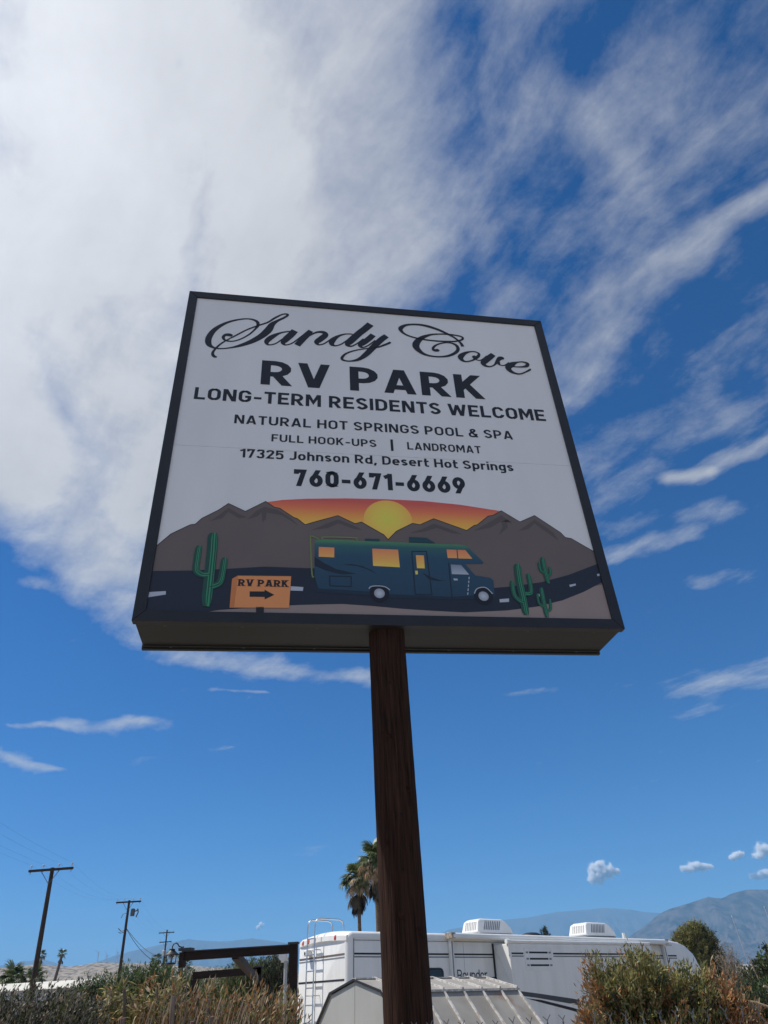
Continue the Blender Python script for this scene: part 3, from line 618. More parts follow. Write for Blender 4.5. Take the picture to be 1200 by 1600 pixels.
brown = ink('brown', (0.165, 0.135, 0.125)); brown_d = ink('dark_brown', (0.115, 0.095, 0.09)); tan_i = ink('tan', (0.33, 0.26, 0.24)); road_i = ink('road', (0.021, 0.027, 0.045))
outline = ink('outline', (0.02, 0.018, 0.018)); grey_i = ink('pale_grey', (0.50, 0.55, 0.64))
sunset = grad('sunset', [(0, (0.92, 0.58, 0.08)), (.3, (0.92, 0.45, 0.08)), (.7, (0.84, 0.21, 0.09)), (1, (0.68, 0.12, 0.095))], 710, 930)
sc = SUN[0]; sun_m = grad('sun', [(0, (0.80, 0.72, 0.10)), (.5, (0.88, 0.66, 0.10)), (1, (0.93, 0.50, 0.10))], 0, 1, radial=(sc[0], sc[1] + 10, 175))
printed('printed_sunset', SUNSET_TOP + [(2420, 800), (2200, 720), (1500, 640), (900, 720), (700, 820)], sunset, .0008)
printed('printed_sun', [(sc[0] + 8 + 168 * math.cos(2*math.pi*k/48), sc[1] + 168 * math.sin(2*math.pi*k/48)) for k in range(48)], sun_m, .0012)
printed('printed_mountains', RIDGE_MID + [(2300, 420), (1500, 400), (900, 420)], brown, .0016)
printed('printed_mountains', RIDGE_LEFT + [(1200, 560), (1200, 250), (71, 250), (71, RIDGE_LEFT[0][1])], brown, .0020)
printed('printed_mountains', RIDGE_RIGHT + [(2979, 300), (2979, 71), (1800, 71), (1800, 560)], brown, .0020)
printed_lines('printed_outline', [RIDGE_MID[1:-1], RIDGE_LEFT, RIDGE_RIGHT], 5, outline, .0024)
for q in (SHADE_L1, SHADE_L2, SHADE_R1, SHADE_R2, SHADE_M, SHADE_M2): printed('printed_shading', q, brown_d, .0023)
printed('printed_sand', [(71, 71), (2979, 71), (2979, 330), (2500, 220), (1500, 150), (800, 170), (71, 200)], tan_i, .0028)
printed('printed_road', ROAD, road_i, .0034)
for q in (DASH0, DASH1, DASH2, DASH3, DASH4, DASH5): printed('printed_lane_dash', q, grey_i, .0039)
# printed motorhome
van = grad('van', [(0, (0.018, 0.055, 0.10)), (.72, (0.022, 0.075, 0.13)), (.9, (0.03, 0.12, 0.13)), (1, (0.09, 0.27, 0.12))], 190, 610)
printed('printed_motorhome', VAN_BODY, van, .0046)
printed('printed_motorhome_skirt', VAN_SKIRT, ink('skirt', (0.016, 0.034, 0.06)), .0049)
glow_m = grad('lit_window', [(0, (0.92, 0.66, 0.10)), (.4, (0.90, 0.47, 0.11)), (1, (0.84, 0.27, 0.12))], 410, 555)
for q in (VW0, VW1, VW2, VW3, VW4): printed('printed_window', q, glow_m, .0054)
printed('printed_window', VCAB, grad('cab_glass', [(0, (0.50, 0.55, 0.66)), (1, (0.16, 0.20, 0.28))], 360, 470), .0054)
yel = ink('yellow', (0.75, 0.68, 0.16)); vdk = ink('van_dark', (0.018, 0.028, 0.05)); vgreen = ink('rack', (0.20, 0.27, 0.10)); roofd = ink('roof_unit', (0.02, 0.07, 0.09))
printed('printed_handle', VDOORH, yel, .0058); printed('printed_handle', VCABH, grey_i, .0058)
printed('printed_roof_unit', VVENT, roofd, .0056); printed('printed_roof_unit', VAIR, roofd, .0056)
for q in (VSW1, VSW2, VSW3): printed('printed_swoosh', q, vdk, .0054)
printed_lines('printed_door_line', [VDOOR, VBOX, VLINE], 7, vdk, .0056)
printed_lines('printed_roof_rack', [VRACK, VLADDER], 9, vgreen, .0060, True)
for k in range(5):
    a, b = VDASH[0], VDASH[2]; p = lambda s_: (a[0] + (b[0]-a[0]) * s_, a[1] + (b[1]-a[1]) * s_)
    printed_lines('printed_trim_dash', [[p(k * .21), p(k * .21 + .13)]], 6, grey_i, .0058)
def circ(c, r, n=32): return [(c[0] + r * math.cos(2*math.pi*k/n), c[1] + r * math.sin(2*math.pi*k/n)) for k in range(n)]
for T_, Wl, A_ in ((VTIRE1, VWHEEL1, VARCH1), (VTIRE2, VWHEEL2, VARCH2)):
    printed('printed_tyre', circ(T_[0], 62), ink('tyre', (0.012, 0.014, 0.022)), .0058)
    printed('printed_wheel', circ(Wl[0], 34), grad('wheel%d' % T_[0][0], [(0, (0.62, 0.66, 0.72)), (1, (0.30, 0.34, 0.42))], 0, 1, radial=(Wl[0][0], Wl[0][1], 36)), .0062)
    printed_lines('printed_wheel_arch', [A_], 6, grey_i, .0062, True)
cg1 = ink('cactus_dark', (0.02, 0.085, 0.065)); cg2 = ink('cactus_light', (0.045, 0.30, 0.15))
for C_ in (CACTUS0, CACTUS1, CACTUS2, CACTUS3):
    mb = MB(); lay = 0
    for layer, (k1, off, kk) in enumerate(((1.0, 0, 0), (.55, .16, 1), (.12, .05, 0), (.12, .32, 0))):
        mb.cur = kk
        for pts, w in C_:
            sm = catmull(pts, 6); n = len(sm); lay += 1
            ws = [w * k1 * (1 if 1 < i < n - 2 else .55 if i in (0, n - 1) else .85) for i in range(n)]
            ribbon(mb, [(p[0] + w * off, p[1]) for p in sm], ws, lambda a, b: at_face(a, b, .0068 + .00012 * lay))
    part('printed_cactus', mb, [cg1, cg2], lower)
printed('printed_signboard', BOARD, ink('board_edge', (0.66, 0.23, 0.08)), .0070)
printed('printed_signboard', BOARDFACE, ink('board', (0.84, 0.33, 0.12)), .0075)
printed('printed_signboard_leg', BOARDLEG, outline, .0075)
printed('printed_arrow', ARROW, dark, .0082)

# ---------------------------------------------------------------- motorhome
SLOPE = math.asin(.032)
rv = thing('motorhome', 'long white motorhome with roof air conditioners and slide-out parked behind the metal shed', 'motorhome', (-1.43, 17.2, -.56), (0, SLOPE, rad(32.5)))
gel = mat('gelcoat', (0.82, 0.81, 0.775), (0.70, 0.685, 0.645), rough=0.35, scale=1.7, spec=0.45, stretch=(2.6, 2.6, .35), detail=9, lo=.38, hi=.85)
wht = mat('white_plastic', (0.80, 0.80, 0.78), (0.74, 0.74, 0.71), rough=0.4, scale=4)
blk = mat('black_trim', (0.018, 0.018, 0.020), rough=0.45)
gry = mat('grey_decal', (0.22, 0.23, 0.25), rough=0.45); brn = mat('brown_decal', (0.16, 0.12, 0.095), rough=0.5)
glass = mat('tinted_glass', (0.012, 0.014, 0.016), rough=0.06, spec=0.6)
RW = 2.52
def section(x, i, zb, zt, r, crown):
    w0, w1 = i, RW - i; P = [(w0, zb), (w0, 1.2), (w0, zt - r)]
    P += [(w0 + r - r * math.cos(rad(a)), zt - r + r * math.sin(rad(a))) for a in (20, 45, 70, 90)]
    P += [(w0 + r + (w1 - w0 - 2*r) * k, zt + crown * math.sin(math.pi * k)) for k in (.2, .35, .5, .65, .8)]
    P += [(w1 - r + r * math.cos(rad(a)), zt - r + r * math.sin(rad(a))) for a in (90, 70, 45, 20)]
    P += [(w1, zt - r), (w1, 1.2), (w1, zb)]
    return [(x, p[0], p[1]) for p in P]
st = [(-.0, .10, .5, 3.06, .10, .05), (-.03, .055, .47, 3.11, .10, .05)] 
st = [(0.0, .10, .5, 3.08, .10, .05), (.025, .05, .47, 3.13, .10, .055), (.07, .015, .45, 3.16, .10, .06), (.14, 0, .45, 3.175, .09, .06), (2, 0, .45, 3.172, .09, .06), (4, 0, .45, 3.165, .09, .06), (6.5, 0, .45, 3.15, .09, .06), (9, 0, .45, 3.13, .09, .06),
      (10.2, 0, .45, 3.12, .09, .06), (10.55, .01, .45, 3.085, .10, .05), (10.85, .03, .45, 3.0, .12, .05), (11.1, .06, .45, 2.86, .14, .05), (11.28, .09, .45, 2.66, .16, .05), (11.40, .12, .45, 2.38, .16, .04), (11.46, .14, .47, 2.0, .16, .03), (11.48, .15, .5, 1.6, .12, .02)]
body = part('body', MB().loft([section(*q) for q in st]), gel, rv, 35)
def sbox(name, x0, x1, z0, z1, m, y=0.0, th=.004, parent=None, label=None): return part(name, MB().box(x0, x1, y - th, y - .0005, z0, z1), m, parent or rv, label=label)
for x0, x1 in ((.15, 3.90), (8.72, 10.3)):
    sbox('stripe', x0, x1, 2.742, 2.775, blk); sbox('stripe', x0, x1, 2.690, 2.715, gry); sbox('stripe', x0, x1, 2.285, 2.318, blk)
for xx in (.95, 3.05): part('panel_seam', MB().box(xx, xx + .006, -.0022, -.0005, .5, 2.99), gry, rv)
sbox('roof_trim', .14, 10.2, 3.045, 3.062, wht, th=.012); sbox('roof_trim', .14, 10.2, 3.000, 3.012, gry, th=.008)
# corner moulding of the rear cap
part('corner_moulding', MB().box(.145, .165, -.006, -.0005, .5, 3.04), gry, rv)
# rear wall: brow, lines, lamps, camera, ladder
brow = MB().loft([[(.02 + dx * (k_ + .25), yl, z + .05 * math.sin(math.pi * (yl - .06) / 2.4)) for dx, z in ((.05, 2.93), (-.055, 3.00), (-.05, 3.09), (.05, 3.115))] for yl, k_ in ((.06, 0), (.16, .55), (.4, .8), (.8, .95), (1.26, 1), (1.72, .95), (2.12, .8), (2.36, .55), (2.46, 0))])
part('rear_brow', brow, gel, rv, 30)
for z0, z1, m in ((2.742, 2.775, brn), (2.69, 2.712, gry), (2.285, 2.318, blk)): part('stripe', MB().box(-.006, .001, .12, 2.40, z0, z1), m, rv)
red = mat('red_lens', (0.55, 0.07, 0.035), rough=0.25)
for yl, zz_ in ((2.17, 3.07), (1.85, 3.085), (1.51, 3.095), (.505, 3.075)):
    xo = -.030 - .012 * math.sin(math.pi * (yl - .28) / 1.96)
    lamp = part('clearance_light', MB().tube([(xo + .02, yl, zz_), (xo - .005, yl, zz_), (xo - .018, yl, zz_)], [.052, .052, .03], 12), red, rv, 40)
camb = part('rear_camera', MB().box(-.14, .0, 1.74, 1.90, 2.80, 2.92), wht, rv); bevel(camb, .02)
part('lens', MB().tube([(-.142, 1.82, 2.855), (-.15, 1.82, 2.855)], .03, 10), blk, camb)
chrome = mat('ladder_tube', (0.62, 0.63, 0.64), rough=0.28, metal=0.85, scale=9)
ladder = part('ladder', MB().tube([(-.16, 1.66, .8), (-.16, 1.66, 3.38), (-.13, 1.66, 3.47), (-.06, 1.66, 3.51), (.35, 1.66, 3.50), (.44, 1.66, 3.47), (.48, 1.66, 3.38), (.48, 1.66, 3.19)], .016, 8), chrome, rv, 50)
part('rail', MB().tube([(-.16, 1.28, .8), (-.16, 1.28, 3.38), (-.13, 1.28, 3.47), (-.06, 1.28, 3.51), (.45, 1.28, 3.50), (.54, 1.28, 3.47), (.58, 1.28, 3.38), (.58, 1.28, 3.21)], .016, 8), chrome, ladder, 50)
for k in range(8): part('rung', MB().tube([(-.16, 1.66, .95 + k * .31), (-.16, 1.28, .95 + k * .31)], .014, 8), chrome, ladder, 50)
for zz_ in (1.1, 2.05, 2.9):
    for yl in (1.66, 1.28): part('standoff', MB().tube([(-.16, yl, zz_), (.02, yl, zz_)], .011, 6), chrome, ladder)
# side window, lettering
def rounded(x0, x1, z0, z1, r): return [(p[0], p[1]) for p in rrect(x0, z0, x1, z1, r)[:-1]]
win = part('window', MB().prism(rounded(1.2, 2.45, 1.72, 2.50, .09), lambda p: (p[0], -.014, p[1]), lambda p: (p[0], -.0005, p[1])), blk, rv)
part('pane', MB().prism(rounded(1.24, 2.41, 1.76, 2.46, .07), lambda p: (p[0], -.018, p[1]), lambda p: (p[0], -.0145, p[1])), glass, win)
dec = mat('letter_decal', (0.05, 0.055, 0.07), rough=0.4)
text_letters('Bounder', .12, .06, 2.83, 3.68, 2.25, .215, lambda u, v, d: (u, -.004 - d, v), dec, rv)
# slide-out room
SX0, SX1, SY = 3.93, 8.66, -.60
slide = part('slide_out', MB().box(SX0, SX1, SY, .0, .85, 2.945), gel, rv); bevel(slide, .012)
part('slide_seal', MB().box(SX0 - .035, SX0 - .001, -.03, -.001, .82, 2.98), blk, rv)
for z0, z1, m in ((2.735, 2.768, blk), (2.685, 2.71, gry)):
    for x0, x1 in ((SX0 + .05, 4.33), (5.25, SX1 - .03)): sbox('stripe', x0, x1, z0, z1, m, y=SY, parent=slide)
def sl_poly(name, pts, m, th): part(name, MB().prism(pts, lambda p: (p[0], SY - th, p[1]), lambda p: (p[0], SY - .0005, p[1])), m, slide)
sl_poly('swoosh_decal', [(3.98, 2.045), (4.6, 1.985), (5.6, 1.875), (6.6, 1.74), (8.0, 1.53), (8.0, 1.38), (6.6, 1.60), (5.6, 1.77), (4.6, 1.90), (4.15, 1.945)], mat('charcoal_decal', (0.07, 0.072, 0.08), rough=.45), .004)
sl_poly('swoosh_decal', [(4.25, 1.90), (4.7, 1.86), (5.6, 1.70), (6.6, 1.49), (8.0, 1.15), (8.0, 1.05), (6.6, 1.41), (5.6, 1.64), (4.7, 1.81)], blk, .004)
vent = part('vent_panel', MB().prism(rounded(4.355, 5.215, 2.415, 2.865, .035), lambda p: (p[0], SY - .010, p[1]), lambda p: (p[0], SY - .0005, p[1])), wht, slide)
for zz_ in (2.775, 2.65, 2.525):
    part('slot', MB().box(4.50, 5.07, SY - .0125, SY - .0101, zz_ - .022, zz_ + .014), blk, vent)
    for xx in (4.40, 5.10): part('slot', MB().box(xx, xx + .07, SY - .0125, SY - .0101, zz_ - .022, zz_ + .014), gry, vent)
# awning over the slide-out
awn = part('awning', MB().tube([(2.62, -.20, 3.105), (9.78, -.20, 3.06)], .062, 14), wht, rv, 50)
part('awning_cover', MB().loft([[(x, -.27, z - .045), (x, -.225, z + .035), (x, .06, z + .075), (x, .06, z + .055), (x, -.21, z + .015), (x, -.255, z - .045)] for x, z in ((2.66, 3.115), (9.74, 3.07))]), wht, awn, 30)
for xx in (2.62, 9.74):
    z_ = 3.11 if xx < 5 else 3.065
    arm = part('awning_arm', MB().box(xx, xx + .10, -.10, -.004, 1.0, z_), wht, awn); bevel(arm, .012)
    part('groove', MB().box(xx + .035, xx + .065, -.105, -.1005, 1.1, z_ - .1), gry, awn)
    part('end_bracket', MB().box(xx - .05, xx + .06, -.25, .02, z_ - .055, z_ + .06), mat('weathered_bracket', (.42, .36, .28), (.22, .18, .14), scale=14), awn)
part('slide_roller', MB().tube([(SX0 + .02, SY + .02, 2.985), (SX1 - .02, SY + .02, 2.985)], .034, 10), wht, slide, 50)
part('roller_knob', MB().tube([(SX0 - .06, SY + .02, 2.985), (SX0 + .04, SY + .02, 2.985)], .055, 12), wht, slide, 50)
part('roller_bracket', MB().box(SX0 - .03, SX0 - .001, SY + .0, SY + .05, 2.72, 2.96), wht, slide)
part('sun_strip', MB().bar((SX0 - .012, -.06, 2.90), (SX0 - .012, SY + .06, 2.1), .012, .03), wht, slide)  # white bar standing in for a strip of sunlight on the slide-out's end
# roof air conditioners
def aircon(x0, parent):
    pr = [(0, 0), (1.12, 0), (1.06, .14), (.95, .26), (.80, .315), (.12, .32), (.035, .28), (-.03, .03)]
    loops = []
    for yl, k in ((.76, .93), (.80, 1.0), (1.40, 1.0), (1.47, .93)): loops.append([(x0 + p[0] * (1 if k == 1 else .99), yl + (.05 * p[1] / .32 if yl < 1 else -.05 * p[1] / .32), 3.255 + p[1] * k) for p in pr])
    a = part('air_conditioner', MB().loft(loops), wht, parent, 30); bevel(a, .02)
    for k in range(9):
        xx = x0 + .18 + k * .058
        part('louvre', MB().bar((xx, .772, 3.33), (xx + .09, .812, 3.53), .030, .012, up=(0, 1, 0)), gry, a)
    for k in range(7):
        yl = .88 + k * .07
        part('louvre', MB().bar((x0 - .022, yl, 3.33), (x0 + .022, yl, 3.51), .022, .012, up=(1, 0, 0)), mat('pale_louvre', (.50, .49, .46)), a)
    part('base_pan', MB().box(x0 - .02, x0 + 1.1, .80, 1.42, 3.175, 3.254), gry, a)
    return a
aircon(4.13, rv); aircon(7.83, rv)
dome = MB().lathe([(.30, 0), (.30, .03), (.25, .085), (.15, .12), (.03, .13)], 20, (6.25, 1.25, 3.205)); part('roof_vent', dome, blk, rv, 50)
part('vent_pipe', MB().tube([(9.15, .7, 3.18), (9.15, .7, 3.33)], .04, 10), wht, rv)
# front end and wheels
part('windscreen', MB().loft([[(x, y_, z) for y_, z in ((.22, 1.5), (2.30, 1.5), (2.28, 2.45), (.24, 2.45))] for x in (11.47, 11.52)]), glass, rv)
tyre_m = mat('tyre_rubber', (0.02, 0.02, 0.02), rough=0.9)
for xx in (2.9, 3.7, 9.4):
    for yl in (.02, RW - .26):
        w_ = part('wheel', MB().lathe([(.20, -.12), (.38, -.12), (.42, -.06), (.42, .06), (.38, .12), (.20, .12)], 24), tyre_m, rv, 40); w_.rotation_euler = (rad(90), 0, 0); w_.location = (xx, yl + .12, .42)
        part('rim', MB().lathe([(.02, .115), (.19, .115), (.21, .13), (.21, -.12)], 20), chrome, w_, 40)

# ---------------------------------------------------------------- metal shed
pk = Vector((-.704, 9.5, 1.667)); sg = ground_z(-.4, 9.8)
shed = thing('metal_shed', 'weathered tan metal garden shed with gambrel roof and peeling ribs before the motorhome', 'shed', (pk.x, pk.y, pk.z - 2.0), (0, SLOPE, rad(32.5)))
tin = mat('weathered_tin', (0.36, 0.335, 0.295), (0.27, 0.245, 0.21), rough=0.6, scale=3.2, detail=9, lo=.35, hi=.7)
_t = tin.node_tree; _b = _t.nodes['Principled BSDF']; _src = _b.inputs['Base Color'].links[0].from_socket      # scattered rust blooms
_n = _t.nodes.new('ShaderNodeTexNoise'); _n.inputs['Scale'].default_value = 2.1; _n.inputs['Detail'].default_value = 7; _t.links.new(_t.nodes['Mapping'].outputs[0], _n.inputs['Vector'])
_m = _t.nodes.new('ShaderNodeMix'); _m.data_type = 'RGBA'; _m.inputs[7].default_value = (.20, .105, .055, 1)
_t.links.new(mrange(_t, _n.outputs[0], .60, .74, 0, .75), _m.inputs[0]); _t.links.new(_src, _m.inputs[6]); _t.links.new(_m.outputs[2], _b.inputs['Base Color'])
tin_w = mat('peeled_white', (0.62, 0.60, 0.57), (0.40, 0.37, 0.33), rough=0.6, scale=22, detail=8, lo=.42, hi=.58)
gab = mat('gable_tin', (0.40, 0.40, 0.37), (0.34, 0.335, 0.31), rough=0.6, scale=2.0, stretch=(1, 1, .5))
tind = mat('dark_trim', (0.022, 0.021, 0.020), rough=0.6)
LEN = 1.86; prof = [(0, 2.0), (.61, 1.882), (1.06, 1.48), (1.12, 1.22)]; HB = -.35 
for sgn in (-1, 1):
    for i in range(2):
        (a0, z0), (a1, z1) = prof[i], prof[i + 1]
        npan = 7
        for k in range(npan):
            x0, x1 = -.03 + k * (LEN + .03) / npan, -.03 + (k + 1) * (LEN + .03) / npan
            top = (.0 if i == 0 else .0); q = Vector((0, sgn * (a1 - a0), z1 - z0)).normalized(); nrm = Vector((0, -q.z * sgn, q.y * sgn)); nrm = nrm if nrm.z > 0 else -nrm
            A0 = Vector((0, sgn * a0, z0)); A1 = Vector((0, sgn * a1, z1)) + q * (.02 if i == 0 else .03)
            P = [Vector((x0 + .003, 0, 0)) + A0, Vector((x1 - .003, 0, 0)) + A0, Vector((x1 - .003, 0, 0)) + A1, Vector((x0 + .003, 0, 0)) + A1]
            off = nrm * (.012 if i == 0 else .0)
            part('roof_panel', MB().add([p + off for p in P] + [p + off - nrm * .004 for p in P], [(0,1,2,3), (7,6,5,4), (0,4,5,1), (1,5,6,2), (2,6,7,3), (3,7,4,0)]), tin, shed)
            xr = x1 - .002 if k < npan - 1 else x1 - .015
            part('rib', MB().bar(Vector((xr, 0, 0)) + A0 + off + nrm * .010, Vector((xr, 0, 0)) + A1 + off + nrm * .010, .022, .020, up=nrm), tin_w, shed)
    # eave trim where the two slopes meet
    part('break_trim', MB().box(-.03, LEN + .01, min(sgn * .595, sgn * .645), max(sgn * .595, sgn * .645), 1.868, 1.888), tin_w, shed)
part('ridge_cap', MB().box(-.03, LEN, -.05, .05, 2.008, 2.022), tin_w, shed)
gp = [(0, 1.995), (.60, 1.878), (1.04, 1.485), (1.04, HB), (-1.04, HB), (-1.04, 1.485), (-.60, 1.878)]
for xg in (-.018, LEN - .05):
    g1 = [(0, 1.985)] + [(p[0], p[1] - .012) for p in gp[1:3]] + [(1.03, HB), (.004, HB)]
    for sgn in (1, -1): part('gable_panel', MB().prism([(p[0] * sgn if p[0] > .01 else .004 * sgn, p[1]) for p in g1], lambda p: (xg, p[0], p[1]), lambda p: (xg + .02, p[0], p[1])), gab, shed)
for sgn in (-1, 1):
    part('side_wall', MB().box(.04, LEN - .06, min(sgn*1.03, sgn*1.05), max(sgn*1.03, sgn*1.05), HB, 1.47), gab, shed)
    for i in range(2):
        (a0, z0), (a1, z1) = prof[i], prof[i + 1]
        part('verge_trim', MB().bar((-.036, sgn * a0, z0 + .004), (-.036, sgn * a1, z1 + .004), .010, .022), tind, shed)

# ---------------------------------------------------------------- chain link fence
zinc = mat('galvanised_wire', (0.24, 0.24, 0.24), (0.13, 0.125, 0.12), rough=0.55, metal=0.3, scale=30)
FY = 3.5; FZ = 1.452
fence = thing('chain_link_fence', 'chain link fence with twisted barbed wire ends along its top', 'fence', (.6, FY, ground_z(.6, FY)))
fz = FZ - ground_z(.6, FY)
PIT = .0665; X_ = -2.6
k = 0
while X_ < 2.6:
    top = fz + random.uniform(-.006, .006) - .004 * math.sin(X_ * 2); n = 26; st_ = .047; tw = random.uniform(-1, 1)
    pts = []
    for i in range(n):
        side = (PIT / 2) * (1 if (i + k) % 2 == 0 else -1) * .98
        pts.append((X_ + side * (0 if i == 0 else 1), .004 * (1 if i % 2 else -1), top - .022 - i * st_))
    MBw = MB(); MBw.tube(list(reversed(pts)) + [(X_, 0, top - .010)], .0017, 5)
    w_ = part('wire', MBw, zinc, fence)
    a = random.uniform(.010, .016)
    part('barb', MB().tube([(X_ + .002, 0, top - .03), (X_ - .002, .002, top - .016), (X_ + .001, 0, top - .006), (X_ - a, .003 * tw, top + random.uniform(.006, .014))], .0017, 5), zinc, w_)
    part('barb', MB().tube([(X_ - .002, 0, top - .03), (X_ + .002, -.002, top - .016), (X_, 0, top - .006), (X_ + a * random.uniform(.6, 1.1), -.003 * tw, top + random.uniform(.006, .015))], .0017, 5), zinc, w_)
    X_ += PIT * random.uniform(.9, 1.1); k += 1
for xp in (-2.3, 2.35):
    part('fence_post', MB().tube([(xp, .03, -.3), (xp, .03, fz - .08)], .024, 12), zinc, fence)

# ---------------------------------------------------------------- utility poles and wires
pwood = mat('pole_wood', (0.060, 0.040, 0.030), (0.030, 0.020, 0.016), rough=0.9, scale=3, stretch=(6, 6, .4), bump=.5)
porc = mat('porcelain', (0.55, 0.56, 0.56), rough=0.2); steel = mat('pole_hardware', (0.12, 0.12, 0.12), rough=0.5, metal=0.4)
WIREPTS = {}
def utility_pole(name, label, base, top, arms, yaw, key, r0=.17, r1=.11):
    gz = ground_z(base[0], base[1]); t_ = thing(name, label, 'utility pole', (base[0], base[1], gz), group='utility poles along the road')
    dx, dy = top[0] - base[0], top[1] - base[1]; H = top[2] - gz
    mbp = MB(); NP = 10
    mbp.tube([(dx * k / NP, dy * k / NP, -.5 + (H + .5) * k / NP) for k in range(NP + 1)], [r0 + (r1 - r0) * k / NP for k in range(NP + 1)], 12)
    part('pole', mbp, pwood, t_, 60)
    u = Vector((math.cos(yaw), math.sin(yaw), 0)); WIREPTS[key] = []
    for ai, (drop, half, tilt, nins) in enumerate(arms):
        c = Vector((dx, dy, H - drop)); uu = (u + Vector((0, 0, tilt))).normalized()
        arm = part('crossarm', MB().bar(c - uu * half + Vector((0, -.16, 0)), c + uu * half + Vector((0, -.16, 0)), .11, .13), pwood, t_)
        for s_ in (-1, 1): part('brace', MB().bar(c + uu * half * .42 * s_ + Vector((0, -.2, -.05)), Vector((dx, dy - .14, H - drop - .75)), .025, .03), steel, t_)
        for q in ([-.92, -.38, .34, .92] if nins == 4 else [-.9, .9]):
            p = c + uu * half * q + Vector((0, -.16, .065))
            ins = part('insulator', MB().lathe([(.012, 0), (.012, .10), (.055, .11), (.06, .15), (.045, .18), (.05, .22), (.02, .25)], 10, tuple(p)), porc, t_, 40)
            part('bolt', MB().tube([p + Vector((0, 0, -.25)), p + Vector((0, 0, -.13))], .02, 6), steel, t_)
            if ai == 0: WIREPTS[key].append(Vector((base[0], base[1], gz)) + p + Vector((0, 0, .25)))
    return t_
p1 = utility_pole('utility_pole', 'leaning utility pole with one crossarm and pale insulators beside the white-roofed trailer', (-20.75, 45), (-21.107, 45, 8.38), [(.12, 1.32, .012, 4)], 0.0, 1)
part('pole_band', MB().tube([(.02, 0, 2.45), (.02, 0, 2.75)], .19, 12), mat('pole_tape', (.45, .42, .38)), p1)
p2 = utility_pole('utility_pole', 'utility pole carrying a small transformer below its crossarm', (-26.9, 75), (-26.97, 75, 9.62), [(.15, 1.2, -.004, 4)], 0.0, 2)
h2 = 9.62 - ground_z(-26.9, 75)
part('transformer', MB().lathe([(.18, 0), (.2, .05), (.2, .55), (.15, .62), (.04, .64)], 14, (.42, 0, h2 - 1.35)), steel, p2, 40)
part('cutout', MB().bar((.5, 0, h2 - 1.0), (.95, 0, h2 - .85), .07, .09), steel, p2); part('cutout', MB().tube([(.85, 0, h2 - .75), (.95, 0, h2 - 1.05), (.8, 0, h2 - 1.45)], .06, 8), steel, p2)
part('bracket', MB().tube([(0, 0, h2 - 1.0), (-.5, 0, h2 - 1.15), (-.62, 0, h2 - 1.45)], .03, 6), steel, p2)
part('bracket', MB().tube([(0, 0, h2 - 2.45), (-.45, 0, h2 - 2.55), (-.75, 0, h2 - 2.3)], .04, 6), steel, p2); part('bracket', MB().tube([(0, 0, h2 - 2.6), (-.5, 0, h2 - 2.7), (-.7, 0, h2 - 2.6)], .03, 6), steel, p2)
p3 = utility_pole('utility_pole', 'small far utility pole with two crossarms one above the other', (-39.7, 130), (-39.772, 130, 10.9), [(.4, 1.27, 0, 4), (1.7, .98, 0, 2)], 0.0, 3)
part('meter_can', MB().lathe([(.2, 0), (.22, .1), (.22, .7), (.1, .8)], 12, (-.25, 0, 10.9 - ground_z(-39.7, 130) - 3.6)), porc, p3, 40)
cable = mat('cable', (0.03, 0.03, 0.032), rough=0.6)
def wire(label, a, b, sag, r=.010, n=18, group='power lines'):
    a, b = Vector(a), Vector(b)
    o = part('power_line', MB().tube([a.lerp(b, k / n) - Vector((0, 0, sag * 4 * (k / n) * (1 - k / n))) for k in range(n + 1)], r, 5), cable, None)
    return tag(o, label, 'power line', group)
W1, W2, W3 = WIREPTS[1], WIREPTS[2], WIREPTS[3]
for k in range(4):
    wire('thin power line rising from the leaning utility pole out of the frame', W1[k], (W1[k].x + 6.5, 8.0, W1[k].z + .4), .5, .0025)
    wire('thin power line between the leaning pole and the transformer pole', W1[k], W2[k], .7, .002)
    wire('thin power line between the transformer pole and the far double-armed pole', W2[k], W3[k], 1.0, .003)
wire('dark service cable running from the transformer pole to the far double-armed pole', (-26.83, 75, 7.25), (-39.2, 130, 7.4), .9, .022)
wire('dark sagging service cable dropping from the transformer pole behind the bushes', (-26.83, 75, 7.2), (-27.5, 95, 5.2), 1.2, .025)

# ---------------------------------------------------------------- timber gate frame with lantern
gz0 = ground_z(-3, 14)
stain = mat('dark_stained_timber', (0.028, 0.017, 0.014), (0.018, 0.011, 0.009), rough=0.75, spec=.2, scale=4, stretch=(.5, 6, 6))
capm = mat('dark_cap', (0.05, 0.048, 0.05), rough=0.6)
gate = thing('timber_frame', 'dark brown timber entrance frame with flat beam beside the motorhome', 'timber frame', (-2.03, 14, gz0))
gx0, gx1 = -3.94 + 2.03, -2.03 + 2.03; zt_ = 2.265 - gz0
beam = part('beam', MB().bar((gx0, 0, zt_ - .078), (gx1 - .07, 0, zt_ - .068), .13, .125), stain, gate); bevel(beam, .008)
post_ = part('post', MB().box(gx1 - .07, gx1 + .07, -.07, .07, -.3, zt_), stain, gate); bevel(post_, .008)
part('post_cap', MB().box(gx1 - .09, gx1 + .09, -.09, .09, zt_ + .001, zt_ + .035), capm, gate)
part('beam_cap', MB().box(gx0 - .02, gx1 - .10, -.085, .085, zt_ - .014, zt_ + .003), capm, gate)
lp = part('end_block', MB().box(gx0 - .06, gx0 + .02, -.08, .10, zt_ - .24, zt_ - .016), stain, gate)
part('post_cap', MB().box(gx0 - .08, gx0 + .14, -.1, .14, zt_ + .004, zt_ + .045), capm, gate)
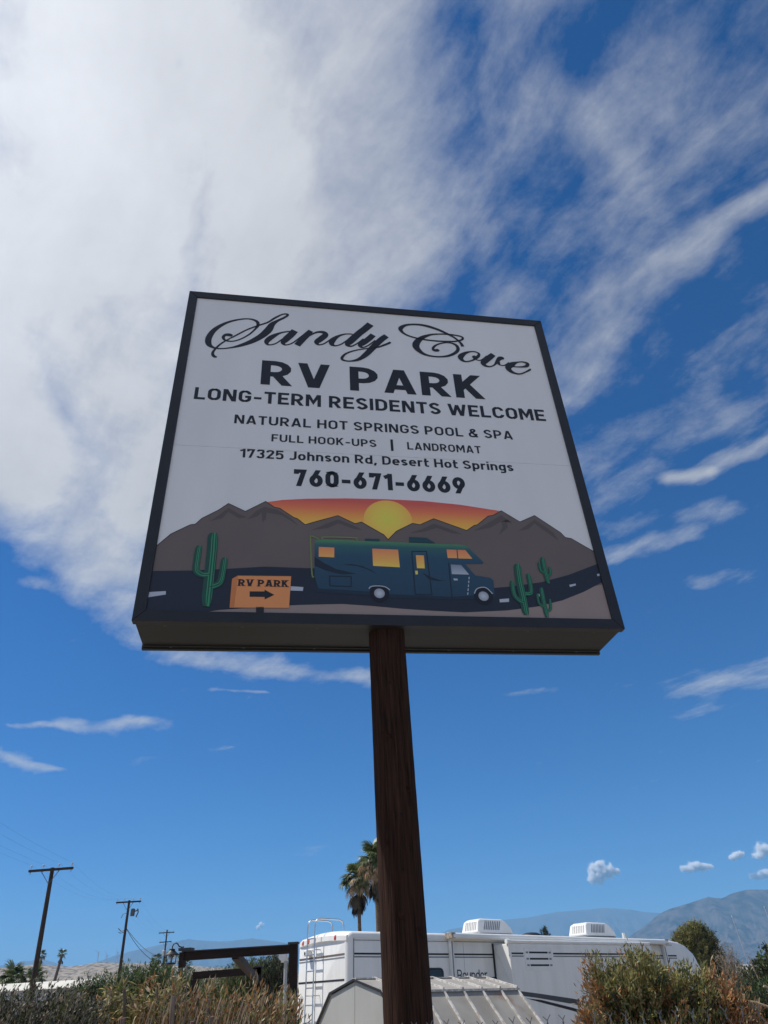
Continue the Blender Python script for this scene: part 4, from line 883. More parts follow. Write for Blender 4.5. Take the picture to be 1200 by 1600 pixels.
# diagonal roof members running back to the rear beam
part('rafter', MB().bar((-1.02, .05, zt_ - .10), (-1.74, 5.93, 1.86 - gz0), .12, .12), stain, gate)
rb = thing('timber_frame', 'rear dark timber beam on posts behind the lantern frame', 'timber frame', (-4.4, 20, ground_z(-4.4, 20)))
rz = 2.12 - ground_z(-4.4, 20)
part('beam', MB().bar((-.95, 0, rz - .09), (.72, 0, rz - .07), .15, .15), stain, rb)
for xx in (-.9, .66): part('post', MB().box(xx - .075, xx + .075, -.075, .075, -.4, rz - .0 if xx > 0 else rz - .17), stain, rb)
part('post_cap', MB().box(.56, .76, -.1, .1, rz + .001, rz + .035), capm, rb)
lan = thing('lantern', 'black hanging lantern with clear glass on a curled arm of the timber frame', 'lantern', (-4.155, 14, 2.08))
part('base', MB().lathe([(.075, 0), (.085, .008), (.085, .022), (.05, .03)], 14), blk, lan, 40)
clear = bpy.data.materials.new('lantern_glass'); clear.use_nodes = True; b_ = clear.node_tree.nodes['Principled BSDF']; b_.inputs['Transmission Weight'].default_value = .9; b_.inputs['Roughness'].default_value = .08; b_.inputs['Base Color'].default_value = (.85, .9, .92, 1); b_.inputs['IOR'].default_value = 1.1
part('glass', MB().lathe([(.048, .03), (.055, .06), (.055, .12), (.045, .145)], 14), clear, lan, 50)
part('bulb', MB().lathe([(.012, .03), (.022, .06), (.022, .09), (.008, .11)], 10), mat('bulb_glass', (.8, .8, .76), rough=.3), lan, 50)
for a in range(4):
    c, s_ = math.cos(a * 1.571 + .4), math.sin(a * 1.571 + .4); part('cage_bar', MB().tube([(.075 * c, .075 * s_, .02), (.082 * c, .082 * s_, .14)], .007, 6), blk, lan)
part('shade', MB().lathe([(.125, .135), (.128, .145), (.07, .185), (.05, .205), (.05, .225), (.02, .235)], 18), blk, lan, 40)
part('arm', MB().tube([(0, 0, .23), (0, 0, .27), (.02, 0, .30), (.055, 0, .315), (.09, 0, .295), (.115, 0, .26), (.16, 0, .245), (.20, .02, .25)], .010, 8), blk, lan, 60)
flood = thing('floodlight', 'small white floodlight on a thin post behind the timber frame', 'floodlight', (-2.50, 16, ground_z(-2.5, 16)))
fzz = 2.17 - ground_z(-2.5, 16)
part('pole', MB().tube([(.03, 0, -.2), (.03, 0, fzz - .08)], .035, 10), mat('grey_pipe', (.45, .45, .44)), flood); hd_ = part('head', MB().tube([(-.03, -.08, fzz), (-.03, .02, fzz)], [.075, .06], 14), wht, flood, 40)
part('bracket', MB().box(-.06, .06, -.02, .05, fzz - .10, fzz + .08), wht, flood)

# ---------------------------------------------------------------- trailer home at the left
tr = thing('trailer_home', 'long low trailer home with shallow cream metal roof behind the grey hedge', 'trailer home', (-27.0, 56, ground_z(-27, 56)), (0, 0, rad(4)))
tg = ground_z(-27, 56); rh = 2.98 - tg
creamr = mat('cream_roof', (0.70, 0.67, 0.58), (0.62, 0.59, 0.50), rough=.5, scale=1.2)
part('wall', MB().box(-5.5, 4.6, .3, 4.2, -.3, rh - .42), mat('trailer_wall', (.42, .42, .42), (.36, .36, .37), scale=.8), tr)
part('roof', MB().prism([(-.05, rh - .42), (0, rh - .36), (2.2, rh + .06), (4.5, rh - .36), (4.55, rh - .42)], lambda p: (-5.9, p[0], p[1]), lambda p: (4.9, p[0], p[1])), creamr, tr)
for xx in (-4, -1.2, 2.2):
    w_ = part('window', MB().box(xx, xx + 1.2, .26, .299, rh - 1.7, rh - .85), wht, tr); part('pane', MB().box(xx + .07, xx + 1.13, .245, .259, rh - 1.63, rh - .92), glass, w_)
# wind turbines and masts on the far hill
mast = mat('mast_grey', (.42, .42, .44)); 
for k, (xx, hh) in enumerate(((-1205, 62), (-1170, 50), (-1130, 58), (-1108, 44), (-985, 40), (-905, 36))):
    t_ = thing('wind_turbine', 'tiny wind turbine on the pale ridge beyond the cream-roofed trailer home', 'wind turbine', (xx, 3100, 40), group='wind turbines on the ridge')
    part('tower', MB().tube([(0, 0, -60), (0, 0, hh + 60)], [2.2, 1.2], 8), mast, t_)
    ro = part('rotor', MB().lathe([(1.6, -1.5), (1.6, 1.5)], 8, (0, 0, 0)), mast, t_); ro.location = (0, -3, hh + 60); ro.rotation_euler = (rad(90), random.uniform(0, 2), 0)
    for q in range(3):
        bl = part('blade', MB().add([(-.9, 0, -.3), (.9, 0, .3), (.2, 22, .1), (-.2, 22, -.1)], [(0, 1, 2, 3)]), mast, ro); bl.rotation_euler = (0, 0, q * 2.094)

# ---------------------------------------------------------------- plants
def leaf_mesh(name, C, Dv, Ln, Wd, mi, mats, droop=0.0):
    n = len(C); D_ = Dv / np.linalg.norm(Dv, axis=1, keepdims=True)
    rnd = rng.normal(size=(n, 3)); S = np.cross(D_, rnd); S /= np.linalg.norm(S, axis=1, keepdims=True)
    L_ = np.asarray(Ln).reshape(-1, 1) * np.ones((n, 1)); W_ = np.asarray(Wd).reshape(-1, 1) * np.ones((n, 1)); N = np.cross(D_, S)
    mid = C + D_ * L_ * .5; tip = C + D_ * L_ - np.array([0, 0, 1]) * L_ * droop
    V = np.stack([C, mid + S * W_ * .5 + N * W_ * .18, tip, mid - S * W_ * .5 + N * W_ * .18], 1).reshape(-1, 3)
    me = bpy.data.meshes.new(name); me.vertices.add(4 * n); me.vertices.foreach_set('co', V.ravel())
    me.loops.add(4 * n); me.loops.foreach_set('vertex_index', np.arange(4 * n, dtype=np.int32))
    me.polygons.add(n); me.polygons.foreach_set('loop_start', np.arange(0, 4 * n, 4, dtype=np.int32)); me.polygons.foreach_set('loop_total', np.full(n, 4, dtype=np.int32))
    for m in mats: me.materials.append(m)
    me.polygons.foreach_set('material_index', np.asarray(mi, dtype=np.int32)); me.update(); me.validate(); return me
lg = mat('leaf_green', (0.11, 0.13, 0.042), (0.068, 0.090, 0.028), rough=.5, scale=9, trans=.25); lo_ = mat('leaf_olive', (0.24, 0.225, 0.080), (0.16, 0.16, 0.055), rough=.5, scale=9, trans=.25)
ly = mat('leaf_yellow', (0.40, 0.36, 0.13), (0.30, 0.27, 0.10), rough=.5, scale=9, trans=.25)
ldk = mat('leaf_dark', (0.032, 0.045, 0.020), (0.020, 0.028, 0.014), rough=.55, scale=9, trans=.15)
lor = mat('leaf_dead_orange', (0.42, 0.21, 0.085), (0.30, 0.14, 0.055), rough=.7, scale=9, trans=.25); ltan = mat('leaf_dead_tan', (0.44, 0.34, 0.21), (0.32, 0.235, 0.14), rough=.8, scale=9, trans=.2)
lgg = mat('leaf_bright', (0.10, 0.17, 0.045), (0.06, 0.11, 0.03), rough=.55, scale=5, trans=.25); lsil = mat('leaf_grey', (0.20, 0.195, 0.155), (0.13, 0.125, 0.10), rough=.7, scale=7, trans=.15)
twig = mat('twig', (0.36, 0.29, 0.22), (0.23, 0.18, 0.135), rough=.9, scale=12); tstem = mat('cut_stem', (0.25, 0.19, 0.16), (0.15, 0.11, 0.09), rough=.9, scale=7, stretch=(4, 4, 1))
bark = mat('bark', (0.10, 0.075, 0.055), (0.06, 0.045, 0.034), rough=.95, scale=6, bump=.6)
def fol(me, parent, name='foliage'):
    o = link(bpy.data.objects.new(name, me), parent); o['kind'] = 'stuff'; return o
def shrub(name, label, cat, base, clumps, nst, leaves, L_, W_, mats, pick, up=.6, stem_r=.011, group=None, droop=0.0, stemmat=None, nseg=4, lean=(0, 0, 0), twl=.5, every=2):
    """clumps: (x, y, z, rx, ry, rz) in metres from base; limbs run from the base into each clump, short twigs carry the leaves"""
    t_ = thing(name, label, cat, base, group=group); C = []; D_ = []; M_ = []; sm = MB(); lean = np.array(lean); cnt = 0
    w = np.array([c[3] * c[4] * c[5] for c in clumps]) ** .8; w = w / w.sum(); per = rng.multinomial(nst, w)
    for (cx, cy, cz, rx, ry, rz_), ns in zip(clumps, per):
        for _ in range(4):      # limbs
            e = np.array([cx + rng.normal() * rx * .45, cy + rng.normal() * ry * .4, cz + rng.normal() * rz_ * .4]); r0 = np.array([cx * .35 + rng.normal() * .1, cy * .3 + rng.normal() * .06, 0])
            m_ = r0 * .5 + e * .5 + rng.normal(size=3) * .06
            sm.tube([r0 * (1 - q) ** 2 + 2 * m_ * q * (1 - q) + e * q * q for q in np.linspace(0, 1, 6)], [stem_r * 1.6 * (1 - .7 * q) for q in np.linspace(0, 1, 6)], 5, caps=False)
        for _ in range(ns):
            d = rng.normal(size=3); d /= np.linalg.norm(d); k = rng.random() ** .42 * rng.uniform(.85, 1.12)
            tipp = np.array([cx + d[0] * rx * k, cy + d[1] * ry * k, cz + d[2] * rz_ * k])
            g_ = np.array([cx * .6, cy * .6, max(0, cz - 1.2 * rz_)]); v_ = tipp - g_; ln = np.linalg.norm(v_); root = tipp - v_ * min(.95, twl * rng.uniform(.6, 1.2) / ln)
            m_ = root * .5 + tipp * .5 + rng.normal(size=3) * .04 * twl
            cnt += 1
            if cnt % every == 0: sm.tube([root * (1 - q) ** 2 + 2 * m_ * q * (1 - q) + tipp * q * q for q in np.linspace(0, 1, nseg)], [stem_r * .6 * (1 - .7 * q) for q in np.linspace(0, 1, nseg)], 3, caps=False)
            nl = max(3, int(rng.poisson(leaves))); q = 1 - rng.random(nl) ** 1.2 * .8; q[0] = 1
            pp = ((1 - q) ** 2)[:, None] * root + (2 * q * (1 - q))[:, None] * m_ + (q ** 2)[:, None] * tipp
            tan_ = tipp - root; tan_ = tan_ / (np.linalg.norm(tan_) + 1e-6)
            dd = tan_ * .6 + rng.normal(size=(nl, 3)) * .62 + np.array([0, 0, up]) + lean
            C.append(pp + rng.normal(size=(nl, 3)) * L_ * .3); D_.append(dd); M_.append(pick(tipp, nl))
    C = np.concatenate(C); D_ = np.concatenate(D_); M_ = np.concatenate(M_)
    fol(leaf_mesh('foliage', C, D_, L_ * rng.uniform(.6, 1.15, len(C)), W_ * rng.uniform(.7, 1.2, len(C)), M_, mats, droop), t_)
    o = part('stems', sm, stemmat or twig, t_); o['kind'] = 'stuff'
    return t_
def chooser(p): 
    p = np.array(p, float); p /= p.sum(); return lambda tip, n: np.full(n, rng.choice(len(p), p=p)) if rng.random() < .5 else rng.choice(len(p), n, p=p)

# right-hand oleander, green above and scorched at the sides
gb = ground_z(3.1, 11.2)
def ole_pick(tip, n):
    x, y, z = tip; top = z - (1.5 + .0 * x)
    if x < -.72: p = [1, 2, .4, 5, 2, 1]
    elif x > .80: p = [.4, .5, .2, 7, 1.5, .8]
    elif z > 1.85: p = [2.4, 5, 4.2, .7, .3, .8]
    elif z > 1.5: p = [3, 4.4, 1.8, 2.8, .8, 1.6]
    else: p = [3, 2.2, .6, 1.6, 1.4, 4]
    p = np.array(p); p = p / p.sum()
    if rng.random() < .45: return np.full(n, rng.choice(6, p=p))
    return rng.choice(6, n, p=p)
shrub('oleander_shrub', 'large oleander with green tips and patches of scorched orange leaves behind the fence', 'shrub', (3.15, 11.2, gb),
      [(-.62, 0, 1.92, .30, .45, .42), (-.35, 0, 1.84, .30, .5, .42), (-.08, 0, 1.98, .32, .5, .40), (.25, .05, 1.80, .36, .45, .40), (.60, 0, 1.78, .34, .45, .38), (.92, 0, 1.66, .32, .4, .40), (-.88, -.1, 1.50, .24, .35, .40), (1.12, -.05, 1.34, .28, .35, .45), (1.32, 0, 1.05, .22, .3, .4), (0, -.15, 1.35, .80, .5, .55), (-.5, -.15, 1.1, .55, .45, .5), (.6, -.2, 1.1, .6, .45, .5), (0, 0, .6, 1.0, .5, .5), (1.22, -.1, .85, .26, .3, .45)],
      2700, 22, .088, .020, [lg, lo_, ly, lor, ltan, ldk], ole_pick, up=.55, twl=.35, every=3)
# left hedge: two oleanders, one cut back hard, one dry
gh = ground_z(-2.4, 8.0)
lh = shrub('oleander_shrub', 'leafy olive oleander cut back to thick bare sawn stems', 'shrub', (-2.78, 8.1, gh),
      [(-.48, 0, 1.55, .30, .35, .42), (-.10, .05, 1.66, .36, .4, .40), (.28, .05, 1.68, .34, .4, .38), (-.55, -.1, 1.15, .32, .35, .40), (0, -.1, 1.2, .6, .4, .5), (.35, -.05, 1.2, .4, .4, .5)],
      1150, 22, .115, .018, [lg, lo_, ly, ltan, lor, ldk], chooser([1.6, 4.8, 4.4, 4.2, 1.6, .8]), up=-.25, droop=.18, lean=(-.35, 0, 0))
for k, (x0, z0, x1, z1, r) in enumerate(((.02, .0, -.17, 1.93, .026), (.10, .2, .0, 1.98, .017), (.14, .2, .12, 1.80, .024), (.42, .1, .46, 1.86, .022), (.60, .0, .58, 1.93, .022), (.66, .2, .72, 1.92, .018), (.78, .1, .76, 1.74, .026), (.88, .1, .86, 1.86, .018), (.97, .0, .95, 1.80, .024), (.30, .1, .32, 1.97, .012))):
    yc = (-.46, -.12, -.40, -.25)[k % 4]; wv = random.uniform(-.05, .05)
    part('cut_stem', MB().tube([(x0 + wv, yc, z0 - .3), ((x0 + x1) / 2 + random.uniform(-.03, .03), yc - .02, (z0 + z1) / 2), (x1 * .7 + x0 * .3 + random.uniform(-.02, .02), yc - .03, z1 - .35), (x1, yc - .04, z1 - random.uniform(.02, .12))], [r * 1.25, r * 1.05, r, r * random.uniform(.75, 1.05)], 9, wob=.06), tstem, lh, 60)
def dry_pick(tip, n):
    return rng.choice(6, n, p=np.array([1.6, 2.8, 1.8, 4.4, 6.2, .8]) / 17.6)
dh = shrub('oleander_shrub', 'dry oleander with a thicket of tan stalks and withered orange leaves below the timber beam', 'shrub', (-1.72, 8.0, gh),
      [(-.55, 0, 1.54, .32, .35, .48), (-.15, 0, 1.56, .36, .35, .42), (.22, .0, 1.54, .34, .35, .42), (.52, 0, 1.36, .24, .3, .48), (-.2, -.1, 1.05, .7, .4, .5), (.35, -.1, .9, .42, .35, .5)],
      1700, 14, .078, .016, [lg, lo_, ly, lor, ltan, ldk], dry_pick, up=.9, lean=(.35, 0, 0))
sm = []
for k in range(270):
    x0 = random.uniform(-.80, .60); z1 = random.uniform(1.25, 1.86) - max(0, x0 - .1) * .55; le = random.uniform(.35, .9); sl = random.uniform(.05, .42)
    y0 = random.uniform(-.48, -.1)
    part('stalk', MB().tube([(x0 - sl * le, y0, z1 - le), (x0 - sl * le * .45 + random.uniform(-.02, .02), y0 - .02, z1 - le * .5), (x0, y0 - .03, z1)], [.0062, .005, .003], 4, caps=False), [twig, ltan, tstem, ltan][k % 4], dh)
# far left grey hedge
shrub('hedge', 'fine-twigged dusky grey-green hedge below the cream trailer roof', 'hedge', (-3.45, 7.4, ground_z(-3.4, 7.4)),
      [(-.5, 0, 1.62, .5, .4, .42), (.0, 0, 1.62, .45, .4, .42), (.42, 0, 1.58, .34, .4, .42), (-.4, 0, 1.2, .7, .4, .5), (.3, 0, 1.2, .6, .4, .5), (-1.0, .1, 1.6, .5, .4, .5)],
      4200, 24, .045, .013, [ldk, lsil, lg, twig], chooser([4, 2.5, 2.5, 3]), up=.7, stem_r=.006, lean=(.25, 0, 0))
# green bushes behind
for (lb, x, y, cl, mats_, pr) in (
    ('round bright green bush between the two nearer utility poles', -9.1, 25, [(-.6, 0, 2.45, .8, .7, .55), (.5, 0, 2.65, .9, .7, .6), (0, 0, 1.8, 1.4, .9, .8)], [lgg, lg, ldk, twig], [5, 3, 2, .6]),
    ('bright green bush below the lantern and the far utility pole', -7.3, 25, [(-.5, 0, 2.7, .8, .7, .65), (.45, 0, 2.5, .7, .7, .6), (0, 0, 1.8, 1.2, .9, .8)], [lgg, lg, ldk, twig], [6, 2, 2, .4]),
    ('low brownish bush beside the transformer pole', -10.6, 26, [(0, 0, 2.2, .9, .7, .6), (.7, 0, 2.3, .6, .7, .5), (0, 0, 1.5, 1.0, .9, .8)], [lo_, lsil, ldk, twig], [3, 3, 2, 3])):
    shrub('bush', lb, 'shrub', (x, y, ground_z(x, y)), cl, 1100, 18, .13, .026, mats_, chooser(pr), up=.5)
# trees seen under the beam
shrub('desert_tree', 'feathery light green tree seen beneath the timber beam', 'tree', (-8.0, 35, ground_z(-8, 35)), [(-.4, 0, 2.7, 1.0, .9, .8), (.6, 0, 3.0, 1.0, .9, .75), (.2, 0, 2.1, 1.3, 1, .9)], 1100, 22, .16, .022, [lgg, lo_, lg], chooser([3, 4, 2]), up=-.2, stem_r=.03, droop=.3)
shrub('desert_tree', 'yellow-green bushy tree behind the diagonal brace of the timber frame', 'tree', (-6.75, 34, ground_z(-6.7, 34)), [(-.4, 0, 2.95, .8, .9, .75), (.3, 0, 3.1, .7, .9, .7), (0, 0, 2.1, 1.1, 1, 1.0)], 1100, 22, .14, .03, [lgg, lo_, lg, ldk], chooser([3, 3, 3, 1]), up=.2, stem_r=.03)
shrub('desert_tree', 'dark grey-green tree beside the small floodlight', 'tree', (-5.6, 34, ground_z(-5.6, 34)), [(-.2, 0, 3.2, .65, .8, .75), (.35, 0, 3.0, .5, .8, .75), (0, 0, 2.1, .8, .9, 1.1)], 1100, 22, .12, .03, [ldk, lg, lsil], chooser([5, 3, 2]), up=.4, stem_r=.03)
# pine behind the front of the motorhome
def tree(name, label, base, H, trunk_r, clumps, nst, leaves, L_, W_, mats, pick, up):
    t_ = shrub(name, label, 'tree', base, clumps, nst, leaves, L_, W_, mats, pick, up=up, stem_r=.03)
    part('trunk', MB().tube([(0, 0, -.3), (.1, 0, H * .35), (-.05, .05, H * .7), (.05, 0, H * .92)], [trunk_r, trunk_r * .8, trunk_r * .5, trunk_r * .15], 10), bark, t_, 60); return t_
def pine_pick(tip, n): return rng.choice(4, n, p=[.18, .46, .30, .06]) if tip[0] < .7 else rng.choice(4, n, p=[.40, .16, .04, .40])  # sunlit left and shaded right are put into the leaf colours
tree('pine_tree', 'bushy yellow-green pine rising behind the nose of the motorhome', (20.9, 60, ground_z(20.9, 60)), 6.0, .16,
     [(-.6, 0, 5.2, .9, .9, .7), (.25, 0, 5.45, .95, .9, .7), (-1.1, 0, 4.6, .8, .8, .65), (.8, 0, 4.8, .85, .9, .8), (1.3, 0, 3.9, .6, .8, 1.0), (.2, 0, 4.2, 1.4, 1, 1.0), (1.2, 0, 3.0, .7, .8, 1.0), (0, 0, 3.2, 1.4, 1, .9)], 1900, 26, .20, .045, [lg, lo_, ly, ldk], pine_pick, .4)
tree('small_tree', 'tiny dark treetop peeping over the motorhome roof by the black vent', (13.4, 80, ground_z(13.4, 80)), 6.6, .12, [(0, 0, 6.6, .5, .5, .7), (0, 0, 5.6, .8, .7, .8), (0, 0, 4.5, 1.0, .8, .9)], 260, 26, .2, .05, [ldk, lg], chooser([2, 1]), .5)
shrub('bush', 'low dark green bush below the aerial mast beside the bare bush', 'shrub', (10.6, 25.5, ground_z(10.6, 25.5)), [(-.5, 0, 2.2, .6, .5, .5), (.3, 0, 2.35, .7, .5, .5), (0, 0, 1.5, 1.1, .6, .8), (1.2, 0, 2.2, .7, .6, .7)], 900, 20, .11, .03, [lg, ldk, lo_], chooser([3, 4, 1.5]), up=.4)
shrub('bush', 'bare greyish brown bush between the pine and the dark right-hand tree', 'shrub', (9.55, 25, ground_z(9.5, 25)), [(0, 0, 2.75, .42, .5, .5), (.1, 0, 2.0, .6, .6, .7), (-.2, 0, 1.5, .7, .6, .7)], 900, 10, .07, .012, [lsil, twig, ltan], chooser([3, 4, 2]), up=.6)
tree('broadleaf_tree', 'dark green broadleaf tree with spiky top beside the bare bush', (8.25, 18, ground_z(8.2, 18)), 2.4, .09,
     [(-.45, 0, 2.35, .40, .45, .38), (.1, 0, 2.62, .45, .45, .40), (.6, 0, 2.7, .5, .5, .45), (-.6, 0, 1.8, .42, .45, .5), (0, 0, 1.7, .8, .6, .7), (.8, 0, 1.7, .7, .6, .7), (0, 0, .9, 1.0, .6, .7), (1.3, 0, 2.3, .6, .6, .6)], 1600, 22, .085, .032, [lg, ldk, lgg], chooser([4, 5, 1.2]), .5)
gr = shrub('grassy_shrub', 'dark green grassy shrub with bare tan branches poking out beside the scorched oleander', 'shrub', (4.75, 12.0, ground_z(4.75, 12)),
     [(-.35, 0, 1.45, .38, .4, .45), (.1, 0, 1.6, .45, .4, .42), (-.2, 0, .9, .5, .4, .6), (.5, 0, 1.2, .5, .4, .7)], 900, 26, .15, .011, [lgg, ldk, lg], chooser([3, 5, 3]), up=.1, lean=(-.4, 0, 0), droop=.3)
cutb = mat('bare_branch', (0.36, 0.27, 0.18), (0.25, 0.18, 0.12), rough=.9, scale=10)
bz = ground_z(4.75, 12)
for a, b_ in (((-.02, -.6, 1.86), (.55, -.5, 1.62)), ((-.02, -.6, 1.54), (.55, -.5, 1.56)), ((.12, -.9, 1.40), (.6, -.8, 1.34)), ((-.3, -.3, 1.72), (.1, -.4, 1.60))):
    av, bv = Vector(a) , Vector(b_); part('branch', MB().tube([av + Vector((0, 0, -bz * 0)), (av + bv) / 2 + Vector((0, 0, .02)), bv], [.013, .017, .02], 8), cutb, gr, 60)
# radio aerials at the right
alum = mat('aerial_tube', (.62, .63, .64), rough=.35, metal=.6)
for lb, x, y, z0, z1, tl in (('thin silver aerial mast leaning above the bare bush', 12.05, 30, 1.2, 3.02, .13), ('tip of a thin silver aerial mast above the dark right-hand tree', 13.35, 30, 1.2, 3.25, .10)):
    t_ = thing('aerial', lb, 'aerial', (x, y, ground_z(x, y))); g_ = ground_z(x, y)
    part('mast', MB().tube([(.28, 0, -.2), (0, 0, z1 - g_)], [.022, .012], 8), alum, t_); part('tip', MB().lathe([(.012, 0), (.025, .02), (.02, .06), (.004, .08)], 8, (0, 0, z1 - g_)), alum, t_)
    part('bracket', MB().box(.10, .17, -.02, .02, (z1 - g_) * .55, (z1 - g_) * .57), alum, t_)

# ---------------------------------------------------------------- palms
pg = mat('palm_green', (0.12, 0.155, 0.05), (0.07, 0.095, 0.032), rough=.45, scale=2, trans=.2); pd = mat('palm_dead', (0.40, 0.28, 0.16), (0.27, 0.18, 0.10), rough=.8, scale=3, trans=.1)
pdk = mat('palm_skirt', (0.105, 0.085, 0.055), (0.06, 0.05, 0.035), rough=.9, scale=3)
ptr = mat('palm_trunk', (0.17, 0.125, 0.085), (0.085, 0.062, 0.045), rough=.95, scale=4, stretch=(1, 1, 6), bump=.8)
def frond_mesh(name, R_, nseg, m, spread=2.2, droop=.35, seed=0, pet=.55):
    """a fan leaf along +X: stalk, then a fan of folded blades drooping at their tips"""
    g = np.random.default_rng(seed); mb = MB(); mb.tube([(0, 0, 0), (pet * .5, 0, .03), (pet, 0, 0)], [.022, .016, .012], 5, caps=False)
    for k in range(nseg):
        a = -spread / 2 + spread * k / (nseg - 1) + g.normal() * .03; L_ = R_ * (1 - .28 * abs(a / (spread / 2)) ** 2) * g.uniform(.85, 1.08); c, s_ = math.cos(a), math.sin(a); w = .035 * R_ / .8
        o = Vector((pet, 0, 0)); d = Vector((c, s_, 0)); n_ = Vector((-s_, c, 0))
        m1 = o + d * L_ * .5 + Vector((0, 0, .03)); m2 = o + d * L_ * .78 + Vector((0, 0, -droop * .3 * L_)); m3 = o + d * L_ * .93 + Vector((0, 0, -droop * L_ * g.uniform(.7, 1.2)))
        mb.add([o, m1 + n_ * w, m1 - n_ * w, m2 + n_ * w * .6, m2 - n_ * w * .6, m3], [(0, 2, 1), (1, 2, 4, 3), (3, 4, 5)])
    return mb.mesh(name, m)
FG = [frond_mesh('frond', .95, 20, pg, seed=s_) for s_ in range(4)]; FT = [frond_mesh('dead_frond', .85, 15, pd, spread=1.0, droop=.5, seed=9 + s_) for s_ in range(2)]; FD = [frond_mesh('dead_frond', .9, 14, pdk, spread=.8, droop=.2, seed=19 + s_) for s_ in range(2)]
def put_frond(me, name, parent, c, az, el, roll, sc_):
    o = part(name, me, None, parent); o.location = c; o.scale = (sc_,) * 3
    o.rotation_euler = Matrix.Rotation(az, 4, 'Z').to_euler(); o.matrix_local = Matrix.Translation(c) @ Matrix.Rotation(az, 4, 'Z') @ Matrix.Rotation(-el, 4, 'Y') @ Matrix.Rotation(roll, 4, 'X') @ Matrix.Scale(sc_, 4); return o
def fan_palm(label, x, y, ztop, r, seed, ng=34, nt=12, nd_=18, sc_=1.0, lean=(0, 0), boots=False, group=None):
    g = np.random.default_rng(seed); gz_ = ground_z(x, y); H = ztop - gz_
    t_ = thing('fan_palm', label, 'palm tree', (x, y, gz_), group=group)
    mb = MB(); mb.tube([(lean[0] * (1 - k / 12), lean[1] * (1 - k / 12), -.3 + (H - .15) * k / 12) for k in range(13)], [r * (1.25 - .35 * k / 12) for k in range(13)], 12, wob=.05); part('trunk', mb, ptr, t_, 60)
    for k in range(ng): put_frond(FG[k % 4], 'frond', t_, (0, 0, H - .1 + .35 * g.random()), g.uniform(0, 6.28), rad(g.uniform(-38, 78)), g.uniform(-.5, .5), sc_ * g.uniform(.8, 1.1))
    for k in range(nt): put_frond(FT[k % 2], 'flower_stalk', t_, (0, 0, H - .1), g.uniform(0, 6.28), rad(g.uniform(-55, 0)), g.uniform(-.5, .5), sc_ * g.uniform(.8, 1.15))
    for k in range(nd_): put_frond(FD[k % 2], 'dead_frond', t_, (0, 0, H - .3 - .5 * g.random()), g.uniform(0, 6.28), rad(g.uniform(-86, -58)), g.uniform(-.5, .5), sc_ * g.uniform(.9, 1.25))
    if boots:
        for k in range(26):
            a = g.uniform(0, 6.28); zz_ = H - 5.6 + g.uniform(-.9, .3)
            part('leaf_base', MB().bar((r * .9 * math.cos(a), r * .9 * math.sin(a), zz_), (r * 2.0 * math.cos(a), r * 2.0 * math.sin(a), zz_ + .32), .09, .03), pdk, t_)
    return t_
fan_palm('tall fan palm with drooping dead skirt, its slender trunk clear of the sign post', -3.75, 60, 8.45, .14, 5, sc_=1.12, ng=56, nt=26, nd_=34)
fan_palm('taller fan palm half hidden behind the sign post, stubs on its trunk', -1.98, 52, 8.55, .20, 6, sc_=1.15, ng=52, nt=20, nd_=24, boots=True)
def small_palm(label, x, y, ztop, seed, sc_, r=.22, group=None, nd_=10, nt=3, lean=(0, 0)): return fan_palm(label, x, y, ztop, r, seed, ng=18, nt=nt, nd_=nd_, sc_=sc_, group=group, lean=lean)
small_palm('distant fan palm above the trailer roof, standing clear of the leaning pole', -87, 200, 12.0, 21, 1.05, lean=(-1.6, 0), r=.35)
small_palm('distant fan palm close behind the leaning utility pole', -94.3, 205, 12.2, 22, .95, lean=(-1.4, 0), r=.3)
for k, (x, y, z) in enumerate(((-59.9, 190, 9.3), (-57.0, 190, 9.2), (-49.6, 175, 8.4), (-47.2, 170, 7.0))):
    small_palm('small distant fan palm in the cluster behind the lantern', x, y, z, 31 + k, 1.15, r=.25, group='fan palms behind the lantern')
low = fan_palm('low green fan palm beside the cream-roofed trailer home', -30.6, 62, 3.3, .3, 51, ng=40, nt=0, nd_=4, sc_=.95)
fan_palm('low fan palm with green fronds behind the leaning utility pole', -28.9, 62, 3.0, .3, 52, ng=36, nt=0, nd_=4, sc_=.85)
for (lb, x, y, h_) in (('low dark green treetops behind the trailer roof below the distant palm', -78, 190, 4.2), ('rounded grey-green treetops beyond the trailer roof by the transformer pole', -66, 180, 3.6)):
    shrub('far_tree', lb, 'tree', (x, y, ground_z(x, y)), [(-2.5, 0, h_, 2.2, 1.5, 1.2), (0, 0, h_ + .4, 2.2, 1.5, 1.3), (2.6, 0, h_ - .2, 2.2, 1.5, 1.2), (0, 0, h_ * .5, 4.5, 2, 1.8)], 500, 18, .5, .16, [ldk, lg, lgg], chooser([4, 3, 1]), up=.5, stem_r=.06)

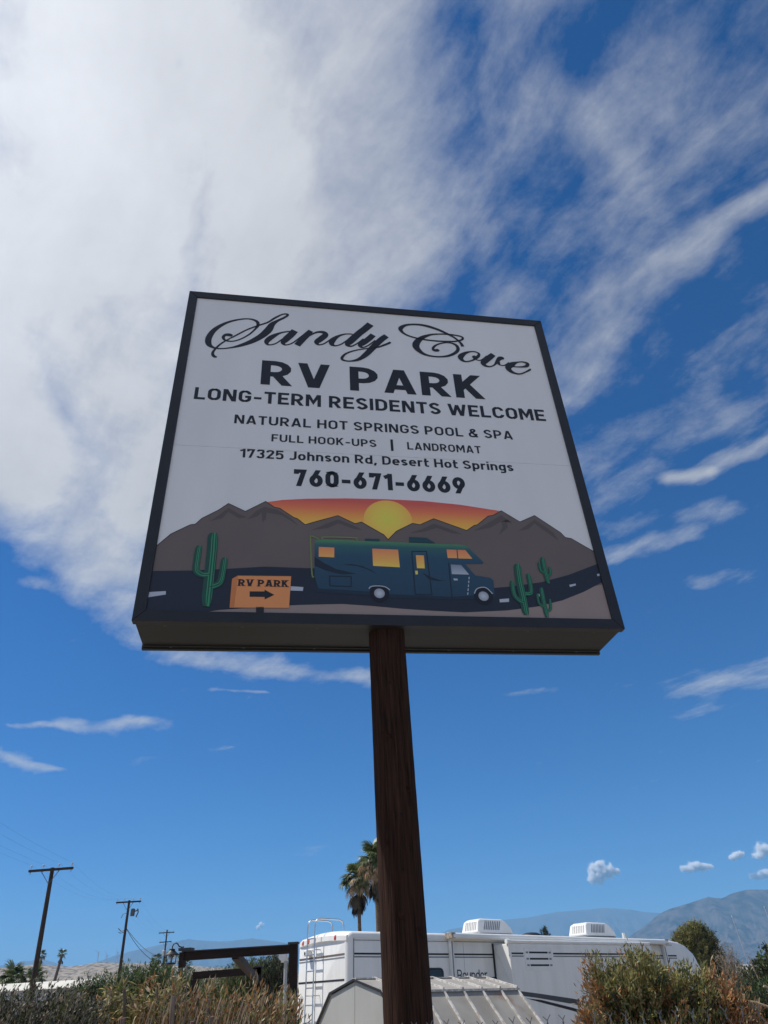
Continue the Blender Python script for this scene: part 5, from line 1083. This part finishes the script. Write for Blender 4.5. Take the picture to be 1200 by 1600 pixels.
# ---------------------------------------------------------------- fair-weather clouds over the mountains
def cumulus(label, c, puffs, seed, ksc=1.0):
    m = bpy.data.materials.new('cloud_vapour'); m.use_nodes = True; t = m.node_tree; t.nodes.remove(t.nodes['Principled BSDF'])
    pv = t.nodes.new('ShaderNodeVolumePrincipled'); pv.inputs['Color'].default_value = (1, 1, 1, 1); pv.inputs['Anisotropy'].default_value = .15
    tcn = t.nodes.new('ShaderNodeTexCoord'); OB = tcn.outputs['Object']
    nz = t.nodes.new('ShaderNodeTexNoise'); nz.inputs['Scale'].default_value = .010 / ksc; nz.inputs['Detail'].default_value = 7; nz.inputs['Roughness'].default_value = .64; t.links.new(OB, nz.inputs['Vector'])
    acc = None; xs, zs = [], []
    for (x, y, z, rx, rz_) in puffs:
        q = vmth(t, 'DIVIDE', vmth(t, 'SUBTRACT', OB, (x, y, z)), (rx, rx, rz_)); v = mth(t, 'SUBTRACT', 1.0, vmth(t, 'LENGTH', q))
        acc = v if acc is None else mth(t, 'SMOOTH_MAX', acc, v, .25); xs += [x - rx * 1.45, x + rx * 1.45]; zs += [z - rz_ * 1.45, z + rz_ * 1.45]
    d = mth(t, 'ADD', acc, mth(t, 'MULTIPLY', mth(t, 'SUBTRACT', nz.outputs[0], .5), 2.6))
    t.links.new(mrange(t, d, 0.0, 0.8, 0.0, .07 / ksc), pv.inputs['Density']); t.links.new(pv.outputs[0], t.nodes['Material Output'].inputs['Volume'])
    bm = bmesh.new(); R_ = max(p[3] for p in puffs) * 1.3
    bmesh.ops.create_icosphere(bm, subdivisions=3, radius=1, matrix=Matrix.Translation(((min(xs) + max(xs)) / 2, 0, (min(zs) + max(zs)) / 2)) @ Matrix.Diagonal(((max(xs) - min(xs)) / 2 * 1.1, R_, (max(zs) - min(zs)) / 2 * 1.1, 1)))
    me = bpy.data.meshes.new('cloud'); bm.to_mesh(me); bm.free(); me.materials.append(m)
    o = link(bpy.data.objects.new('cloud', me)); o.location = c
    return tag(o, label, 'cloud', 'small fair-weather clouds over the mountains')
cumulus('puffy white cloud standing alone above the second roof air conditioner', (3790, 15000, 1560), [(-60, 0, 0, 190, 130), (120, 0, 50, 170, 140), (-120, 0, 110, 130, 110), (0, 0, 150, 130, 100), (230, 0, 30, 130, 70), (-180, 0, -60, 130, 90), (-80, 0, -110, 90, 70)], 1)
cumulus('flat-based white cloud between the lone puff and the ridge clouds', (5590, 15000, 1560), [(-160, 0, 0, 140, 70), (0, 0, 40, 170, 90), (150, 0, 10, 170, 70), (270, 0, 0, 100, 45)], 2)
cumulus('small round white cloud above the right mountain peak', (6440, 15000, 1735), [(0, 0, 0, 110, 80), (70, 0, 20, 100, 70), (-60, 0, -20, 90, 50)], 3)
cumulus('white cloud with a tall lobe high over the right mountain peak', (7000, 15000, 1760), [(0, 0, 60, 160, 130), (-130, 0, -50, 120, 70), (150, 0, 40, 170, 120), (320, 0, 20, 160, 110)], 4)
cumulus('white cloud lying low over the right mountain peak', (6850, 15000, 1365), [(-150, 0, 0, 130, 70), (30, 0, 30, 160, 90), (200, 0, 10, 160, 80)], 5)
cumulus('tiny pale cloud over the left mountain range', (-2838, 15000, 1045), [(-10, 0, -20, 55, 45), (30, 0, 25, 55, 50)], 6, .5)
